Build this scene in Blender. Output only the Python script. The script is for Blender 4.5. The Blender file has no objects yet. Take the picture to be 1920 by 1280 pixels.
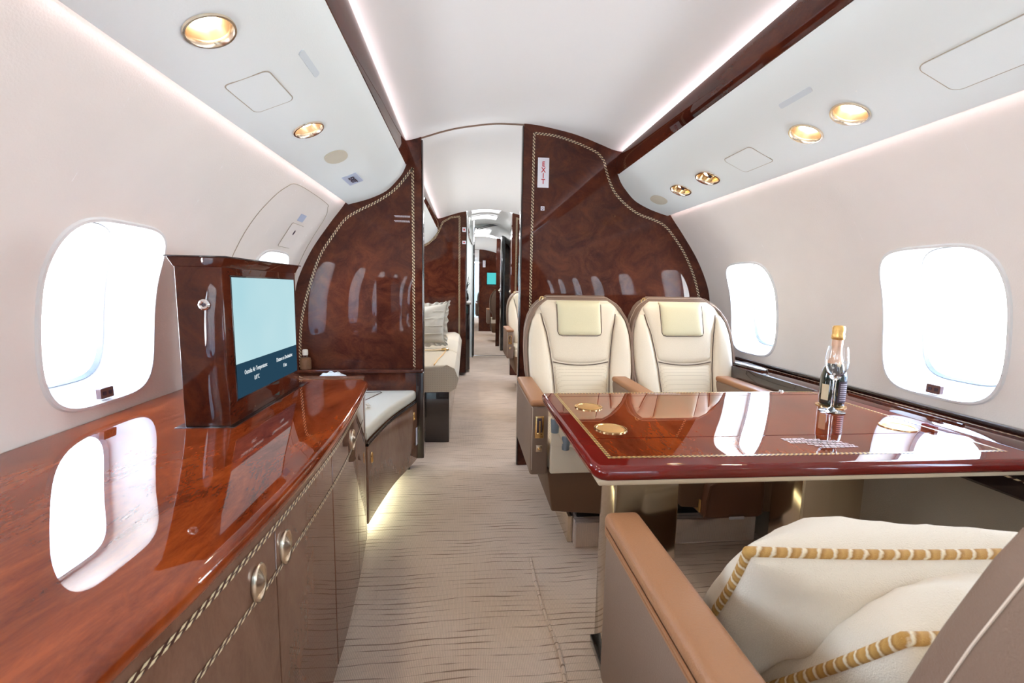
import bpy, bmesh, math, random
from mathutils import Vector, Matrix
random.seed(7)
PI=math.pi
sc=bpy.context.scene
COL=sc.collection
# ---------------------------------------------------------------- camera
cx=(0.994593,0.0053508,0.10371178); cy=(-0.10230124,-0.12133403,0.98732594); cz=(0.01786675,-0.99259731,-0.12013058)
right=Vector((cx[0],cy[0],cz[0])); down=Vector((cx[1],cy[1],cz[1])); fwd=Vector((cx[2],cy[2],cz[2]))
camd=bpy.data.cameras.new('camera'); cam=bpy.data.objects.new('camera',camd); COL.objects.link(cam)
m=Matrix.Identity(4)
for i in range(3): m[i][0]=right[i]; m[i][1]=-down[i]; m[i][2]=-fwd[i]
m[2][3]=1.0
cam.matrix_world=m
camd.sensor_width=36; camd.lens=830/1920*36; camd.clip_start=.02; camd.clip_end=300
camd.dof.use_dof=True; camd.dof.focus_distance=2.0; camd.dof.aperture_fstop=10
sc.camera=cam
# ---------------------------------------------------------------- world
w=bpy.data.worlds.new('world'); sc.world=w; w.use_nodes=True
nt=w.node_tree; nt.nodes.clear()
tc=nt.nodes.new('ShaderNodeTexCoord'); sx=nt.nodes.new('ShaderNodeSeparateXYZ'); rmp=nt.nodes.new('ShaderNodeValToRGB')
bg=nt.nodes.new('ShaderNodeBackground'); wo=nt.nodes.new('ShaderNodeOutputWorld')
nt.links.new(tc.outputs['Generated'],sx.inputs[0]); mr=nt.nodes.new('ShaderNodeMapRange'); mr.inputs[1].default_value=-1
nt.links.new(sx.outputs['Z'],mr.inputs[0]); nt.links.new(mr.outputs[0],rmp.inputs[0])
els=rmp.color_ramp.elements
els[0].position=0.0; els[0].color=(1.30,1.33,1.36,1); els[1].position=1; els[1].color=(.30,.48,.85,1)
for p,c in ((.485,(1.30,1.33,1.36,1)),(.505,(.95,.98,1,1)),(.62,(.60,.75,.95,1))):
    e=els.new(p); e.color=c
nt.links.new(rmp.outputs[0],bg.inputs[0]); bg.inputs[1].default_value=8
nt.links.new(bg.outputs[0],wo.inputs[0])
sc.view_settings.view_transform='Standard'; sc.view_settings.look='None'; sc.view_settings.exposure=1.58; sc.view_settings.gamma=1
sc.view_settings.use_curve_mapping=False
sc.cycles.max_bounces=10; sc.cycles.diffuse_bounces=6; sc.cycles.glossy_bounces=6; sc.cycles.transparent_max_bounces=12
sc.cycles.caustics_reflective=False; sc.cycles.caustics_refractive=False; sc.cycles.sample_clamp_indirect=6
XC=.25
STRIP_CEIL=.20; STRIP_WALL=.26; PORTAL=True
def area(name,loc,size,energy,color,direction,portal=False):
    l=bpy.data.lights.new(name,'AREA'); l.shape='RECTANGLE'; l.size=size[0]; l.size_y=size[1]; l.energy=energy; l.color=color
    o=bpy.data.objects.new(name,l); COL.objects.link(o); o.location=loc
    d=Vector(direction).normalized(); up='Y'
    q=d.to_track_quat('-Z','Y')
    # make local x run along world Y
    z=-d; x=Vector((0,1,0)); x=(x-z*x.dot(z))
    if x.length>1e-4:
        x.normalize(); y=z.cross(x); mm=Matrix.Identity(4)
        for i in range(3): mm[i][0]=x[i]; mm[i][1]=y[i]; mm[i][2]=z[i]; mm[i][3]=loc[i]
        o.matrix_world=mm
    else:
        o.rotation_euler=q.to_euler()
    if portal: l.cycles.is_portal=True
    return o
YF=-2.4; YA=6.3     # cabin from the forward bulkhead to the mirror
for sg in (-1,1):
    for ya,yb in ((YF+.05,2.38),(2.5,4.98)):
        L=yb-ya
        area('ceiling_strip_light',(XC+sg*.590,(ya+yb)/2,1.700),(L,.010),STRIP_CEIL*L,(1,.80,.83),(-sg*1.0,0,.62))
        area('wall_strip_light',(XC+sg*.835,(ya+yb)/2,1.437),(L,.010),STRIP_WALL*L,(1,.76,.78),(sg*.35,0,-1))
area('bench_glow_light',(-.45,2.02,.07),(.55,.06),.9,(.86,1,.74),(0,0,-1))

# ---------------------------------------------------------------- materials
MATS={}
def newmat(name):
    mt=bpy.data.materials.new(name); mt.use_nodes=True; n=mt.node_tree; n.nodes.clear()
    o=n.nodes.new('ShaderNodeOutputMaterial'); p=n.nodes.new('ShaderNodeBsdfPrincipled'); n.links.new(p.outputs[0],o.inputs[0])
    MATS[name]=mt
    return mt,n,p
def N(n,t,**k):
    x=n.nodes.new(t)
    for a,b in k.items():
        if a.startswith('i_'): x.inputs[a[2:].replace('_',' ')].default_value=b
        else: setattr(x,a,b)
    return x
def ramp(n,fac,stops,interp='LINEAR'):
    r=n.nodes.new('ShaderNodeValToRGB'); e=r.color_ramp.elements; r.color_ramp.interpolation=interp
    e[0].position=stops[0][0]; e[0].color=(*stops[0][1],1); e[1].position=stops[-1][0]; e[1].color=(*stops[-1][1],1)
    for p,c in stops[1:-1]:
        q=e.new(p); q.color=(*c,1)
    n.links.new(fac,r.inputs[0]); return r.outputs[0]
def coords(n,scale=(1,1,1),kind='Object'):
    t=n.nodes.new('ShaderNodeTexCoord'); mp=n.nodes.new('ShaderNodeMapping'); mp.inputs['Scale'].default_value=scale
    n.links.new(t.outputs[kind],mp.inputs[0]); return mp.outputs[0]
def plain(name,col,rough=.5,metal=0,coat=0,bump=0,bscale=200,var=0,spec=.5,sheen=0):
    mt,n,p=newmat(name)
    p.inputs['Base Color'].default_value=(*col,1); p.inputs['Roughness'].default_value=rough; p.inputs['Metallic'].default_value=metal
    p.inputs['Coat Weight'].default_value=coat; p.inputs['Coat Roughness'].default_value=.03; p.inputs['Specular IOR Level'].default_value=spec
    p.inputs['Sheen Weight'].default_value=sheen
    c=coords(n)
    nz=N(n,'ShaderNodeTexNoise',i_Scale=bscale,i_Detail=3.0); n.links.new(c,nz.inputs['Vector'])
    if var:
        nv=N(n,'ShaderNodeTexNoise',i_Scale=4.0,i_Detail=4.0); n.links.new(c,nv.inputs['Vector'])
        n.links.new(ramp(n,nv.outputs[0],[(.3,tuple(x*(1-var) for x in col)),(.7,tuple(min(1,x*(1+var)) for x in col))]),p.inputs['Base Color'])
    if bump:
        b=N(n,'ShaderNodeBump',i_Strength=bump,i_Distance=.002); n.links.new(nz.outputs[0],b.inputs['Height']); n.links.new(b.outputs[0],p.inputs['Normal'])
    return mt
def burl(name,dark,mid,light,scale=(1,1,1),coat=1.0,base=6.0,crough=.008,ior=1.6):
    mt,n,p=newmat(name); c=coords(n,scale)
    n1=N(n,'ShaderNodeTexNoise',i_Scale=base,i_Detail=8.0,i_Roughness=.68,i_Distortion=1.4); n.links.new(c,n1.inputs['Vector'])
    n2=N(n,'ShaderNodeTexNoise',i_Scale=base*7,i_Detail=6.0,i_Roughness=.75,i_Distortion=2.2); n.links.new(c,n2.inputs['Vector'])
    a=N(n,'ShaderNodeMath',operation='MULTIPLY'); a.inputs[1].default_value=.76; n.links.new(n1.outputs[0],a.inputs[0])
    b=N(n,'ShaderNodeMath',operation='MULTIPLY_ADD'); b.inputs[1].default_value=.24; n.links.new(n2.outputs[0],b.inputs[0]); n.links.new(a.outputs[0],b.inputs[2])
    n.links.new(ramp(n,b.outputs[0],[(.34,dark),(.47,mid),(.62,light)]),p.inputs['Base Color'])
    p.inputs['Roughness'].default_value=.35; p.inputs['Coat Weight'].default_value=coat; p.inputs['Coat Roughness'].default_value=crough
    p.inputs['Coat IOR'].default_value=ior; p.inputs['Specular IOR Level'].default_value=.0
    return mt
M=MATS
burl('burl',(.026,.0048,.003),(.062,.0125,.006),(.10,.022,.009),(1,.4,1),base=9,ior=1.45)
burl('burl_lit',(.060,.0085,.0026),(.165,.026,.0055),(.29,.056,.011),(1,.33,1),base=7)  # same wood as the partitions, window light on level tops put into the colour
burl('burl_shaded',(.033,.010,.007),(.068,.018,.011),(.115,.032,.016),(1,1,1.15),base=7,ior=1.38)  # same wood as the worktop, weaker light on upright faces put into the colour
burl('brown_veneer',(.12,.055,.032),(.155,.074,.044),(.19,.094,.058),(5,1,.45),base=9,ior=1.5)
plain('mahogany',(.13,.009,.006),.3,coat=1,var=.25,spec=0)
plain('dark_lacquer',(.018,.008,.008),.25,coat=1)
plain('black_lacquer',(.006,.006,.007),.2,coat=1)
plain('cream_wall',(.86,.81,.765),.75,bump=.25,bscale=260,var=.03,spec=.25)
plain('ceiling_white',(.88,.89,.89),.7,bump=.08,bscale=300,spec=.25)
plain('panel_white',(.80,.85,.845),.62,bump=.10,bscale=260,spec=.3)
plain('groove_tan',(.42,.36,.28),.7)
plain('white_plastic',(.80,.81,.81),.32)
plain('dado_fabric',(.42,.335,.235),.8,bump=.4,bscale=300)
plain('seal_grey',(.14,.145,.15),.5)
plain('cream_leather',(.83,.73,.57),.42,bump=.35,bscale=420,spec=.4)
plain('white_leather',(.72,.70,.61),.45,bump=.3,bscale=420,spec=.35)
plain('headrest_leather',(.76,.70,.47),.42,bump=.3,bscale=420,spec=.4)
plain('tan_leather',(.36,.168,.078),.42,bump=.35,bscale=380,spec=.4)
plain('taupe_leather',(.235,.155,.11),.48,bump=.35,bscale=380,spec=.4)
plain('brown_leather',(.17,.068,.032),.38,bump=.35,bscale=300,spec=.45)
plain('skirt_brown',(.15,.075,.035),.55,bump=.2,bscale=380)
plain('thread_dark',(.10,.06,.04),.6)
plain('thread_light',(.72,.60,.48),.6)
plain('brass',(.86,.60,.28),.18,metal=1)
plain('champagne_metal',(.82,.70,.55),.25,metal=1)
plain('reflector_gold',(.62,.45,.28),.32,metal=1)
plain('cup_gold',(.72,.42,.16),.42,metal=.6,bump=.8,bscale=120)
plain('chrome',(.80,.80,.80),.12,metal=1)
plain('bronze_mirror',(.52,.43,.33),.10,metal=1)
plain('mirror_glass',(.86,.87,.87),.01,metal=1)
plain('speaker_cloth',(.62,.58,.47),.85,bump=.5,bscale=900)
plain('sign_white',(.80,.80,.86),.4)
plain('sign_blue',(.52,.60,.76),.4)
plain('clear_label',(.66,.73,.77),.35)
plain('red_paint',(.50,.004,.02),.5)
plain('ink_dark',(.05,.03,.05),.5)
plain('print_white',(.62,.58,.62),.5)
plain('latch_brown',(.16,.075,.06),.4)
plain('beige_panel',(.62,.50,.34),.45)
plain('grey_cup',(.20,.24,.28),.35)
plain('white_cloth',(.62,.60,.55),.9,bump=.6,bscale=260,sheen=.3)
plain('linen',(.76,.67,.53),.9,bump=.9,bscale=520,sheen=.3)
plain('green_glass',(.012,.028,.022),.06,coat=1)
plain('gold_foil',(.80,.50,.17),.35,metal=.7,bump=.8,bscale=150)
plain('peach_foil',(.72,.46,.32),.4,metal=.4,bump=.4,bscale=150)
plain('label_cream',(.74,.66,.45),.5)
plain('wicker',(.22,.10,.045),.7,bump=1,bscale=250)
plain('cork_white',(.75,.70,.60),.6)
plain('apron_concrete',(.62,.62,.60),.9)
plain('counter_grey',(.42,.40,.37),.2)
def perf(name,col,hole,scl=150.0):
    mt,n,p=newmat(name); c=coords(n,(1,1,1))
    v=N(n,'ShaderNodeTexVoronoi',i_Scale=scl,i_Randomness=.0); n.links.new(c,v.inputs['Vector'])
    n.links.new(ramp(n,v.outputs['Distance'],[(.18,hole),(.30,col)]),p.inputs['Base Color'])
    p.inputs['Roughness'].default_value=.55
    return mt
perf('cream_perforated',(.80,.71,.55),(.50,.41,.28))
perf('sofa_perforated',(.78,.70,.56),(.42,.32,.2),70.0)
def carpet():
    mt,n,p=newmat('carpet'); c=coords(n,(1,1,1))
    nd=N(n,'ShaderNodeTexNoise',i_Scale=3.2,i_Detail=2.0); n.links.new(coords(n,(.8,1,1)),nd.inputs['Vector'])
    sp=n.nodes.new('ShaderNodeSeparateXYZ'); n.links.new(c,sp.inputs[0])
    ma=N(n,'ShaderNodeMath',operation='MULTIPLY_ADD'); ma.inputs[1].default_value=.055; n.links.new(nd.outputs[0],ma.inputs[0]); n.links.new(sp.outputs['Y'],ma.inputs[2])
    # wandering dark furrows across the aisle
    fr=N(n,'ShaderNodeMath',operation='MULTIPLY'); fr.inputs[1].default_value=44; n.links.new(ma.outputs[0],fr.inputs[0])
    f2=N(n,'ShaderNodeMath',operation='FRACT'); n.links.new(fr.outputs[0],f2.inputs[0])
    s1=N(n,'ShaderNodeMath',operation='SUBTRACT'); s1.inputs[1].default_value=.5; n.links.new(f2.outputs[0],s1.inputs[0])
    s2=N(n,'ShaderNodeMath',operation='ABSOLUTE'); n.links.new(s1.outputs[0],s2.inputs[0])
    nm=N(n,'ShaderNodeTexNoise',i_Scale=7.0,i_Detail=3.0); n.links.new(coords(n,(.8,3.5,1)),nm.inputs['Vector'])
    th=N(n,'ShaderNodeMapRange'); th.inputs[1].default_value=.34; th.inputs[2].default_value=.66; th.inputs[3].default_value=-.07; th.inputs[4].default_value=.095
    n.links.new(nm.outputs[0],th.inputs[0])
    d=N(n,'ShaderNodeMath',operation='SUBTRACT'); n.links.new(s2.outputs[0],d.inputs[0]); n.links.new(th.outputs[0],d.inputs[1])
    sm=N(n,'ShaderNodeMapRange'); sm.interpolation_type='SMOOTHSTEP'; sm.inputs[1].default_value=-.05; sm.inputs[2].default_value=.07; n.links.new(d.outputs[0],sm.inputs[0])
    # loop pile
    wv=N(n,'ShaderNodeTexWave',i_Scale=70.0,i_Distortion=1.0); wv.inputs['Detail'].default_value=1; wv.bands_direction='X'; n.links.new(c,wv.inputs['Vector'])
    nf=N(n,'ShaderNodeTexNoise',i_Scale=330.0,i_Detail=3.0); n.links.new(c,nf.inputs['Vector'])
    big=N(n,'ShaderNodeTexNoise',i_Scale=2.0,i_Detail=2.0); n.links.new(c,big.inputs['Vector'])
    base=ramp(n,big.outputs[0],[(.35,(.76,.61,.49)),(.65,(.84,.69,.57))])
    pile=N(n,'ShaderNodeMath',operation='MULTIPLY'); n.links.new(wv.outputs['Fac'],pile.inputs[0]); n.links.new(nf.outputs[0],pile.inputs[1])
    pr=ramp(n,pile.outputs[0],[(0,(.78,.77,.76)),(.5,(1.0,1.0,1.0))])
    mx=N(n,'ShaderNodeMix',data_type='RGBA',blend_type='MULTIPLY'); mx.inputs[0].default_value=1
    n.links.new(base,mx.inputs[6]); n.links.new(pr,mx.inputs[7])
    mx2=N(n,'ShaderNodeMix',data_type='RGBA'); n.links.new(sm.outputs[0],mx2.inputs[0]); mx2.inputs[6].default_value=(.33,.235,.17,1); n.links.new(mx.outputs[2],mx2.inputs[7])
    n.links.new(mx2.outputs[2],p.inputs['Base Color'])
    p.inputs['Roughness'].default_value=.95; p.inputs['Specular IOR Level'].default_value=.1
    hh=N(n,'ShaderNodeMath',operation='MULTIPLY_ADD'); hh.inputs[1].default_value=.5; n.links.new(pile.outputs[0],hh.inputs[0]); n.links.new(sm.outputs[0],hh.inputs[2])
    b=N(n,'ShaderNodeBump',i_Strength=.6,i_Distance=.004); n.links.new(hh.outputs[0],b.inputs['Height']); n.links.new(b.outputs[0],p.inputs['Normal'])
carpet()
def rope_mat(name,a,b,freq):
    mt,n,p=newmat(name); t=n.nodes.new('ShaderNodeTexCoord'); sp=n.nodes.new('ShaderNodeSeparateXYZ'); n.links.new(t.outputs['UV'],sp.inputs[0])
    # slanted little lozenges, two rows
    u=N(n,'ShaderNodeMath',operation='MULTIPLY'); u.inputs[1].default_value=freq; n.links.new(sp.outputs[0],u.inputs[0])
    v=N(n,'ShaderNodeMath',operation='MULTIPLY_ADD'); v.inputs[1].default_value=.8; n.links.new(sp.outputs[1],v.inputs[0]); n.links.new(u.outputs[0],v.inputs[2])
    f=N(n,'ShaderNodeMath',operation='FRACT'); n.links.new(v.outputs[0],f.inputs[0])
    g=N(n,'ShaderNodeMath',operation='GREATER_THAN'); g.inputs[1].default_value=.52; n.links.new(f.outputs[0],g.inputs[0])
    h=N(n,'ShaderNodeMath',operation='SUBTRACT'); h.inputs[1].default_value=.5; n.links.new(sp.outputs[1],h.inputs[0])
    h2=N(n,'ShaderNodeMath',operation='ABSOLUTE'); n.links.new(h.outputs[0],h2.inputs[0])
    k=N(n,'ShaderNodeMath',operation='GREATER_THAN'); k.inputs[1].default_value=.09; n.links.new(h2.outputs[0],k.inputs[0])
    l=N(n,'ShaderNodeMath',operation='MULTIPLY'); n.links.new(g.outputs[0],l.inputs[0]); n.links.new(k.outputs[0],l.inputs[1])
    mx=N(n,'ShaderNodeMix',data_type='RGBA'); n.links.new(l.outputs[0],mx.inputs[0]); mx.inputs[6].default_value=(*a,1); mx.inputs[7].default_value=(*b,1)
    n.links.new(mx.outputs[2],p.inputs['Base Color']); p.inputs['Roughness'].default_value=.35; p.inputs['Coat Weight'].default_value=.6; p.inputs['Coat Roughness'].default_value=.03
rope_mat('inlay',(.05,.012,.006),(.74,.60,.36),58)
rope_mat('inlay_gold',(.08,.02,.008),(.78,.55,.16),95)
def cord_mat():
    mt,n,p=newmat('gold_cord'); t=n.nodes.new('ShaderNodeTexCoord'); sp=n.nodes.new('ShaderNodeSeparateXYZ'); n.links.new(t.outputs['UV'],sp.inputs[0])
    u=N(n,'ShaderNodeMath',operation='MULTIPLY'); u.inputs[1].default_value=46; n.links.new(sp.outputs[0],u.inputs[0])
    v=N(n,'ShaderNodeMath',operation='MULTIPLY_ADD'); v.inputs[1].default_value=1.0; n.links.new(sp.outputs[1],v.inputs[0])
    nzc=N(n,'ShaderNodeTexNoise',i_Scale=90.0,i_Detail=3.0); n.links.new(t.outputs['Object'],nzc.inputs['Vector']); ad=N(n,'ShaderNodeMath',operation='MULTIPLY_ADD'); ad.inputs[1].default_value=.45; n.links.new(nzc.outputs[0],ad.inputs[0]); n.links.new(u.outputs[0],ad.inputs[2]); n.links.new(ad.outputs[0],v.inputs[2])
    f=N(n,'ShaderNodeMath',operation='FRACT'); n.links.new(v.outputs[0],f.inputs[0])
    n.links.new(ramp(n,f.outputs[0],[(0,(.80,.68,.46)),(.10,(.84,.76,.60)),(.24,(.50,.26,.055)),(.60,(.58,.33,.09)),(.86,(.40,.19,.035)),(1,(.80,.68,.46))]),p.inputs['Base Color'])
    p.inputs['Roughness'].default_value=.7
    nf=N(n,'ShaderNodeTexNoise',i_Scale=300.0); b=N(n,'ShaderNodeBump',i_Strength=.6,i_Distance=.003); n.links.new(nf.outputs[0],b.inputs['Height']); n.links.new(b.outputs[0],p.inputs['Normal'])
cord_mat()
def emis(name,col,s):
    mt=bpy.data.materials.new(name); mt.use_nodes=True; n=mt.node_tree; n.nodes.clear()
    o=n.nodes.new('ShaderNodeOutputMaterial'); e=n.nodes.new('ShaderNodeEmission'); e.inputs[0].default_value=(*col,1); e.inputs[1].default_value=s
    n.links.new(e.outputs[0],o.inputs[0]); MATS[name]=mt; return mt
emis('bulb_glow',(1,.90,.72),9); emis('dome_glow',(1,.97,.97),1.2); emis('screen_text',(.85,.92,.95),.32)
emis('teal_screen',(.10,.62,.62),.4)
def screen():
    mt=emis('screen_blue',(.5,.8,.87),.30); n=mt.node_tree; e=[x for x in n.nodes if x.type=='EMISSION'][0]
    c=coords(n); nz=N(n,'ShaderNodeTexNoise',i_Scale=3.0,i_Detail=2.0); n.links.new(c,nz.inputs['Vector'])
    n.links.new(ramp(n,nz.outputs[0],[(.3,(.46,.76,.84)),(.7,(.62,.86,.90))]),e.inputs[0])
screen(); emis('screen_navy',(.02,.06,.10),.32)
def thin(name,tint,fres=.05,gl=.0):
    mt=bpy.data.materials.new(name); mt.use_nodes=True; n=mt.node_tree; n.nodes.clear()
    o=n.nodes.new('ShaderNodeOutputMaterial'); t=n.nodes.new('ShaderNodeBsdfTransparent'); t.inputs[0].default_value=(*tint,1)
    g=n.nodes.new('ShaderNodeBsdfGlossy'); g.inputs['Roughness'].default_value=.01
    mx=n.nodes.new('ShaderNodeMixShader'); mx.inputs[0].default_value=.05
    n.links.new(t.outputs[0],mx.inputs[1]); n.links.new(g.outputs[0],mx.inputs[2]); n.links.new(mx.outputs[0],o.inputs[0]); MATS[name]=mt
thin('pane_glass',(.97,.985,1)); 
mt,n,p=newmat('clear_glass'); p.inputs['Transmission Weight'].default_value=1; p.inputs['Roughness'].default_value=.0; p.inputs['IOR'].default_value=1.48; p.inputs['Base Color'].default_value=(1,1,1,1)

# ---------------------------------------------------------------- helpers
ORG={}
def tag(o,label=None,cat=None,group=None,kind=None):
    if label: o['label']=label
    if cat: o['category']=cat
    if group: o['group']=group
    if kind: o['kind']=kind
    return o
def empty(name,loc,label=None,cat=None,group=None,kind=None,local=False,rz=0):
    o=bpy.data.objects.new(name,None); COL.objects.link(o); o.location=loc; o.rotation_euler=(0,0,rz); o.empty_display_size=.05
    ORG[o.name]=Vector((0,0,0)) if local else Vector(loc)
    return tag(o,label,cat,group,kind)
def mk(name,vs,fs,mat,parent=None,smooth=True,uv=None,sub=0):
    vs=[Vector(v) for v in vs]
    if parent is not None: org=ORG[parent.name]
    else:
        xs=[v.x for v in vs]; ys=[v.y for v in vs]; org=Vector(((min(xs)+max(xs))/2,(min(ys)+max(ys))/2,min(v.z for v in vs)))
    me=bpy.data.meshes.new(name); me.from_pydata([v-org for v in vs],[],fs)
    me.materials.append(MATS[mat])
    if uv:
        ul=me.uv_layers.new(name='UVMap')
        for l in me.loops: ul.data[l.index].uv=uv[l.vertex_index]
    me.update()
    o=bpy.data.objects.new(name,me); COL.objects.link(o)
    bm=bmesh.new(); bm.from_mesh(me); bmesh.ops.remove_doubles(bm,verts=bm.verts,dist=1e-6) if not uv else None
    bmesh.ops.recalc_face_normals(bm,faces=bm.faces); bm.to_mesh(me); bm.free()
    if smooth:
        me.polygons.foreach_set('use_smooth',[True]*len(me.polygons)); 
        try: me.set_sharp_from_angle(angle=math.radians(40))
        except Exception: pass
    if parent is not None:
        o.parent=parent; ORG[o.name]=org
    else:
        o.location=org; ORG[o.name]=org
    if sub:
        md=o.modifiers.new('sub','SUBSURF'); md.levels=sub; md.render_levels=sub
    return o
def bevmesh(vs,fs,r,seg=3,filt=None):
    me=bpy.data.meshes.new('t'); me.from_pydata([tuple(v) for v in vs],[],fs)
    bm=bmesh.new(); bm.from_mesh(me); bmesh.ops.recalc_face_normals(bm,faces=bm.faces)
    if r>0:
        es=[e for e in bm.edges if (filt(e) if filt else True)]
        bmesh.ops.bevel(bm,geom=es,offset=r,segments=seg,profile=.5,affect='EDGES',clamp_overlap=True)
    bm.verts.index_update(); v=[x.co.copy() for x in bm.verts]; f=[[q.index for q in x.verts] for x in bm.faces]; bm.free(); bpy.data.meshes.remove(me)
    return v,f
BF=[(0,3,2,1),(4,5,6,7),(0,1,5,4),(1,2,6,5),(2,3,7,6),(3,0,4,7)]
def rbox(name,x0,x1,y0,y1,z0,z1,r,mat,parent=None,seg=3,top=None):
    vs=[(x0,y0,z0),(x1,y0,z0),(x1,y1,z0),(x0,y1,z0),(x0,y0,z1),(x1,y0,z1),(x1,y1,z1),(x0,y1,z1)]
    v,f=bevmesh(vs,BF,r,seg); return mk(name,v,f,mat,parent)
def hexa(name,vs,r,mat,parent=None,seg=3):
    v,f=bevmesh(vs,BF,r,seg); return mk(name,v,f,mat,parent)
def prism(name,poly,a0,a1,mat,parent=None,axis='z',r=0,seg=3,filt=None):
    n=len(poly)
    def P(p,a): return (p[0],p[1],a) if axis=='z' else ((p[0],a,p[1]) if axis=='y' else (a,p[0],p[1]))
    vs=[P(p,a0) for p in poly]+[P(p,a1) for p in poly]
    fs=[list(range(n))[::-1],list(range(n,2*n))]+[(i,(i+1)%n,n+(i+1)%n,n+i) for i in range(n)]
    v,f=bevmesh(vs,fs,r,seg,filt) if r else (vs,fs)
    return mk(name,v,f,mat,parent)
def horiz(e): return abs(e.verts[0].co.z-e.verts[1].co.z)<1e-6
def lathe(name,prof,c,mat,parent=None,seg=32,axis=(0,0,1),sxy=(1,1)):
    a=Vector(axis).normalized(); t=a.orthogonal().normalized(); b=a.cross(t)
    vs=[];fs=[]
    for r,h in prof:
        for i in range(seg):
            th=2*PI*i/seg; vs.append(Vector(c)+a*h+t*(r*math.cos(th)*sxy[0])+b*(r*math.sin(th)*sxy[1]))
    k=len(prof)
    for j in range(k-1):
        for i in range(seg): fs.append((j*seg+i,j*seg+(i+1)%seg,(j+1)*seg+(i+1)%seg,(j+1)*seg+i))
    if prof[0][0]>1e-5: fs.append(list(range(seg))[::-1])
    if prof[-1][0]>1e-5: fs.append([(k-1)*seg+i for i in range(seg)])
    return mk(name,vs,fs,mat,parent)
def lathe_open(name,prof,c,mat,parent=None,seg=32,axis=(0,0,1)):
    a=Vector(axis).normalized(); t=a.orthogonal().normalized(); b=a.cross(t); vs=[];fs=[]
    for r,h in prof:
        for i in range(seg):
            th=2*PI*i/seg; vs.append(Vector(c)+a*h+t*(r*math.cos(th))+b*(r*math.sin(th)))
    for j in range(len(prof)-1):
        for i in range(seg): fs.append((j*seg+i,j*seg+(i+1)%seg,(j+1)*seg+(i+1)%seg,(j+1)*seg+i))
    return mk(name,vs,fs,mat,parent)
def catmull(pts,per=8,closed=False):
    P=[Vector(p) for p in pts]; n=len(P); out=[]
    rng=range(n if closed else n-1)
    for i in rng:
        p1=P[i]; p2=P[(i+1)%n]
        p0=P[i-1] if (i>0 or closed) else p1*2-p2
        p3=P[(i+2)%n] if (closed or i+2<n) else p2*2-p1
        for k in range(per):
            t=k/per; out.append(.5*((2*p1)+(p2-p0)*t+(2*p0-5*p1+4*p2-p3)*t*t+(3*p1-p0-3*p2+p3)*t**3))
    if not closed: out.append(P[-1])
    return out
def tube(name,pts,r,mat,parent=None,seg=8,closed=False,uvs=False,sy=1):
    P=[Vector(p) for p in pts]; n=len(P); vs=[];fs=[];uv=[]
    nrm=None; acc=0; cols=seg+1 if uvs else seg
    for i,p in enumerate(P):
        t=(P[(i+1)%n]-P[i-1]) if closed else (P[min(i+1,n-1)]-P[max(i-1,0)])
        t.normalize()
        if nrm is None: nrm=t.orthogonal().normalized()
        nrm=(nrm-t*nrm.dot(t)).normalized(); b=t.cross(nrm)
        if i: acc+=(P[i]-P[i-1]).length
        rr=r[i] if isinstance(r,(list,tuple)) else r
        for k in range(cols):
            th=2*PI*k/seg; vs.append(p+nrm*(rr*math.cos(th))+b*(rr*math.sin(th))); uv.append((acc,k/seg))
    R=n if closed else n-1
    for i in range(R):
        j=(i+1)%n
        for k in range(seg):
            k2=(k+1)%cols; fs.append((i*cols+k,i*cols+k2,j*cols+k2,j*cols+k))
    if not closed and not uvs: fs.append(list(range(seg))[::-1]); fs.append([(n-1)*cols+k for k in range(seg)])
    return mk(name,vs,fs,mat,parent,uv=uv if uvs else None)
def ribbon(name,pts,normal,width,mat,parent=None,closed=False,lift=0):
    """flat strip lying on a surface; normal is a vector or a function of the index"""
    P=[Vector(p) for p in pts]
    if closed: P=P+[P[0]]
    n=len(P); vs=[];uv=[];acc=0
    for i,p in enumerate(P):
        if closed and i in (0,n-1): t0=(P[1]-P[0]).normalized(); t1=(P[-1]-P[-2]).normalized(); 
        elif 0<i<n-1: t0=(P[i+1]-P[i]).normalized(); t1=(P[i]-P[i-1]).normalized()
        else: t0=t1=(P[1]-P[0]).normalized() if i==0 else (P[-1]-P[-2]).normalized()
        t=(t0+t1).normalized(); nn=Vector(normal(i) if callable(normal) else normal).normalized()
        s=t.cross(nn).normalized(); k=1/max(.4,t.dot(t0))
        if i: acc+=(P[i]-P[i-1]).length
        q=p+nn*lift
        vs+= [q-s*width/2*k,q+s*width/2*k]; uv+=[(acc,0),(acc,1)]
    fs=[(2*i,2*i+1,2*i+3,2*i+2) for i in range(n-1)]
    return mk(name,vs,fs,mat,parent,smooth=False,uv=uv)
def rrect(w,h,r,n=6):
    out=[]
    for cx_,cy_,a0 in ((w/2-r,h/2-r,0),(-w/2+r,h/2-r,PI/2),(-w/2+r,-h/2+r,PI),(w/2-r,-h/2+r,1.5*PI)):
        for i in range(n+1):
            a=a0+PI/2*i/n; out.append((cx_+r*math.cos(a),cy_+r*math.sin(a)))
    return out
def superell(w,h,e=3.4,n=48):
    F=[]; N_=1440
    for i in range(N_):
        a=2*PI*i/N_; c,s=math.cos(a),math.sin(a)
        F.append((w/2*abs(c)**(2/e)*(1 if c>=0 else -1),h/2*abs(s)**(2/e)*(1 if s>=0 else -1)))
    F.append(F[0]); L=[0]
    for p,q in zip(F,F[1:]): L.append(L[-1]+math.hypot(q[0]-p[0],q[1]-p[1]))
    out=[]; j=0
    for i in range(n):          # evenly spaced along the outline
        t=L[-1]*i/n
        while L[j+1]<t: j+=1
        u=(t-L[j])/(L[j+1]-L[j]+1e-12); out.append((F[j][0]+(F[j+1][0]-F[j][0])*u,F[j][1]+(F[j+1][1]-F[j][1])*u))
    return out
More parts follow.
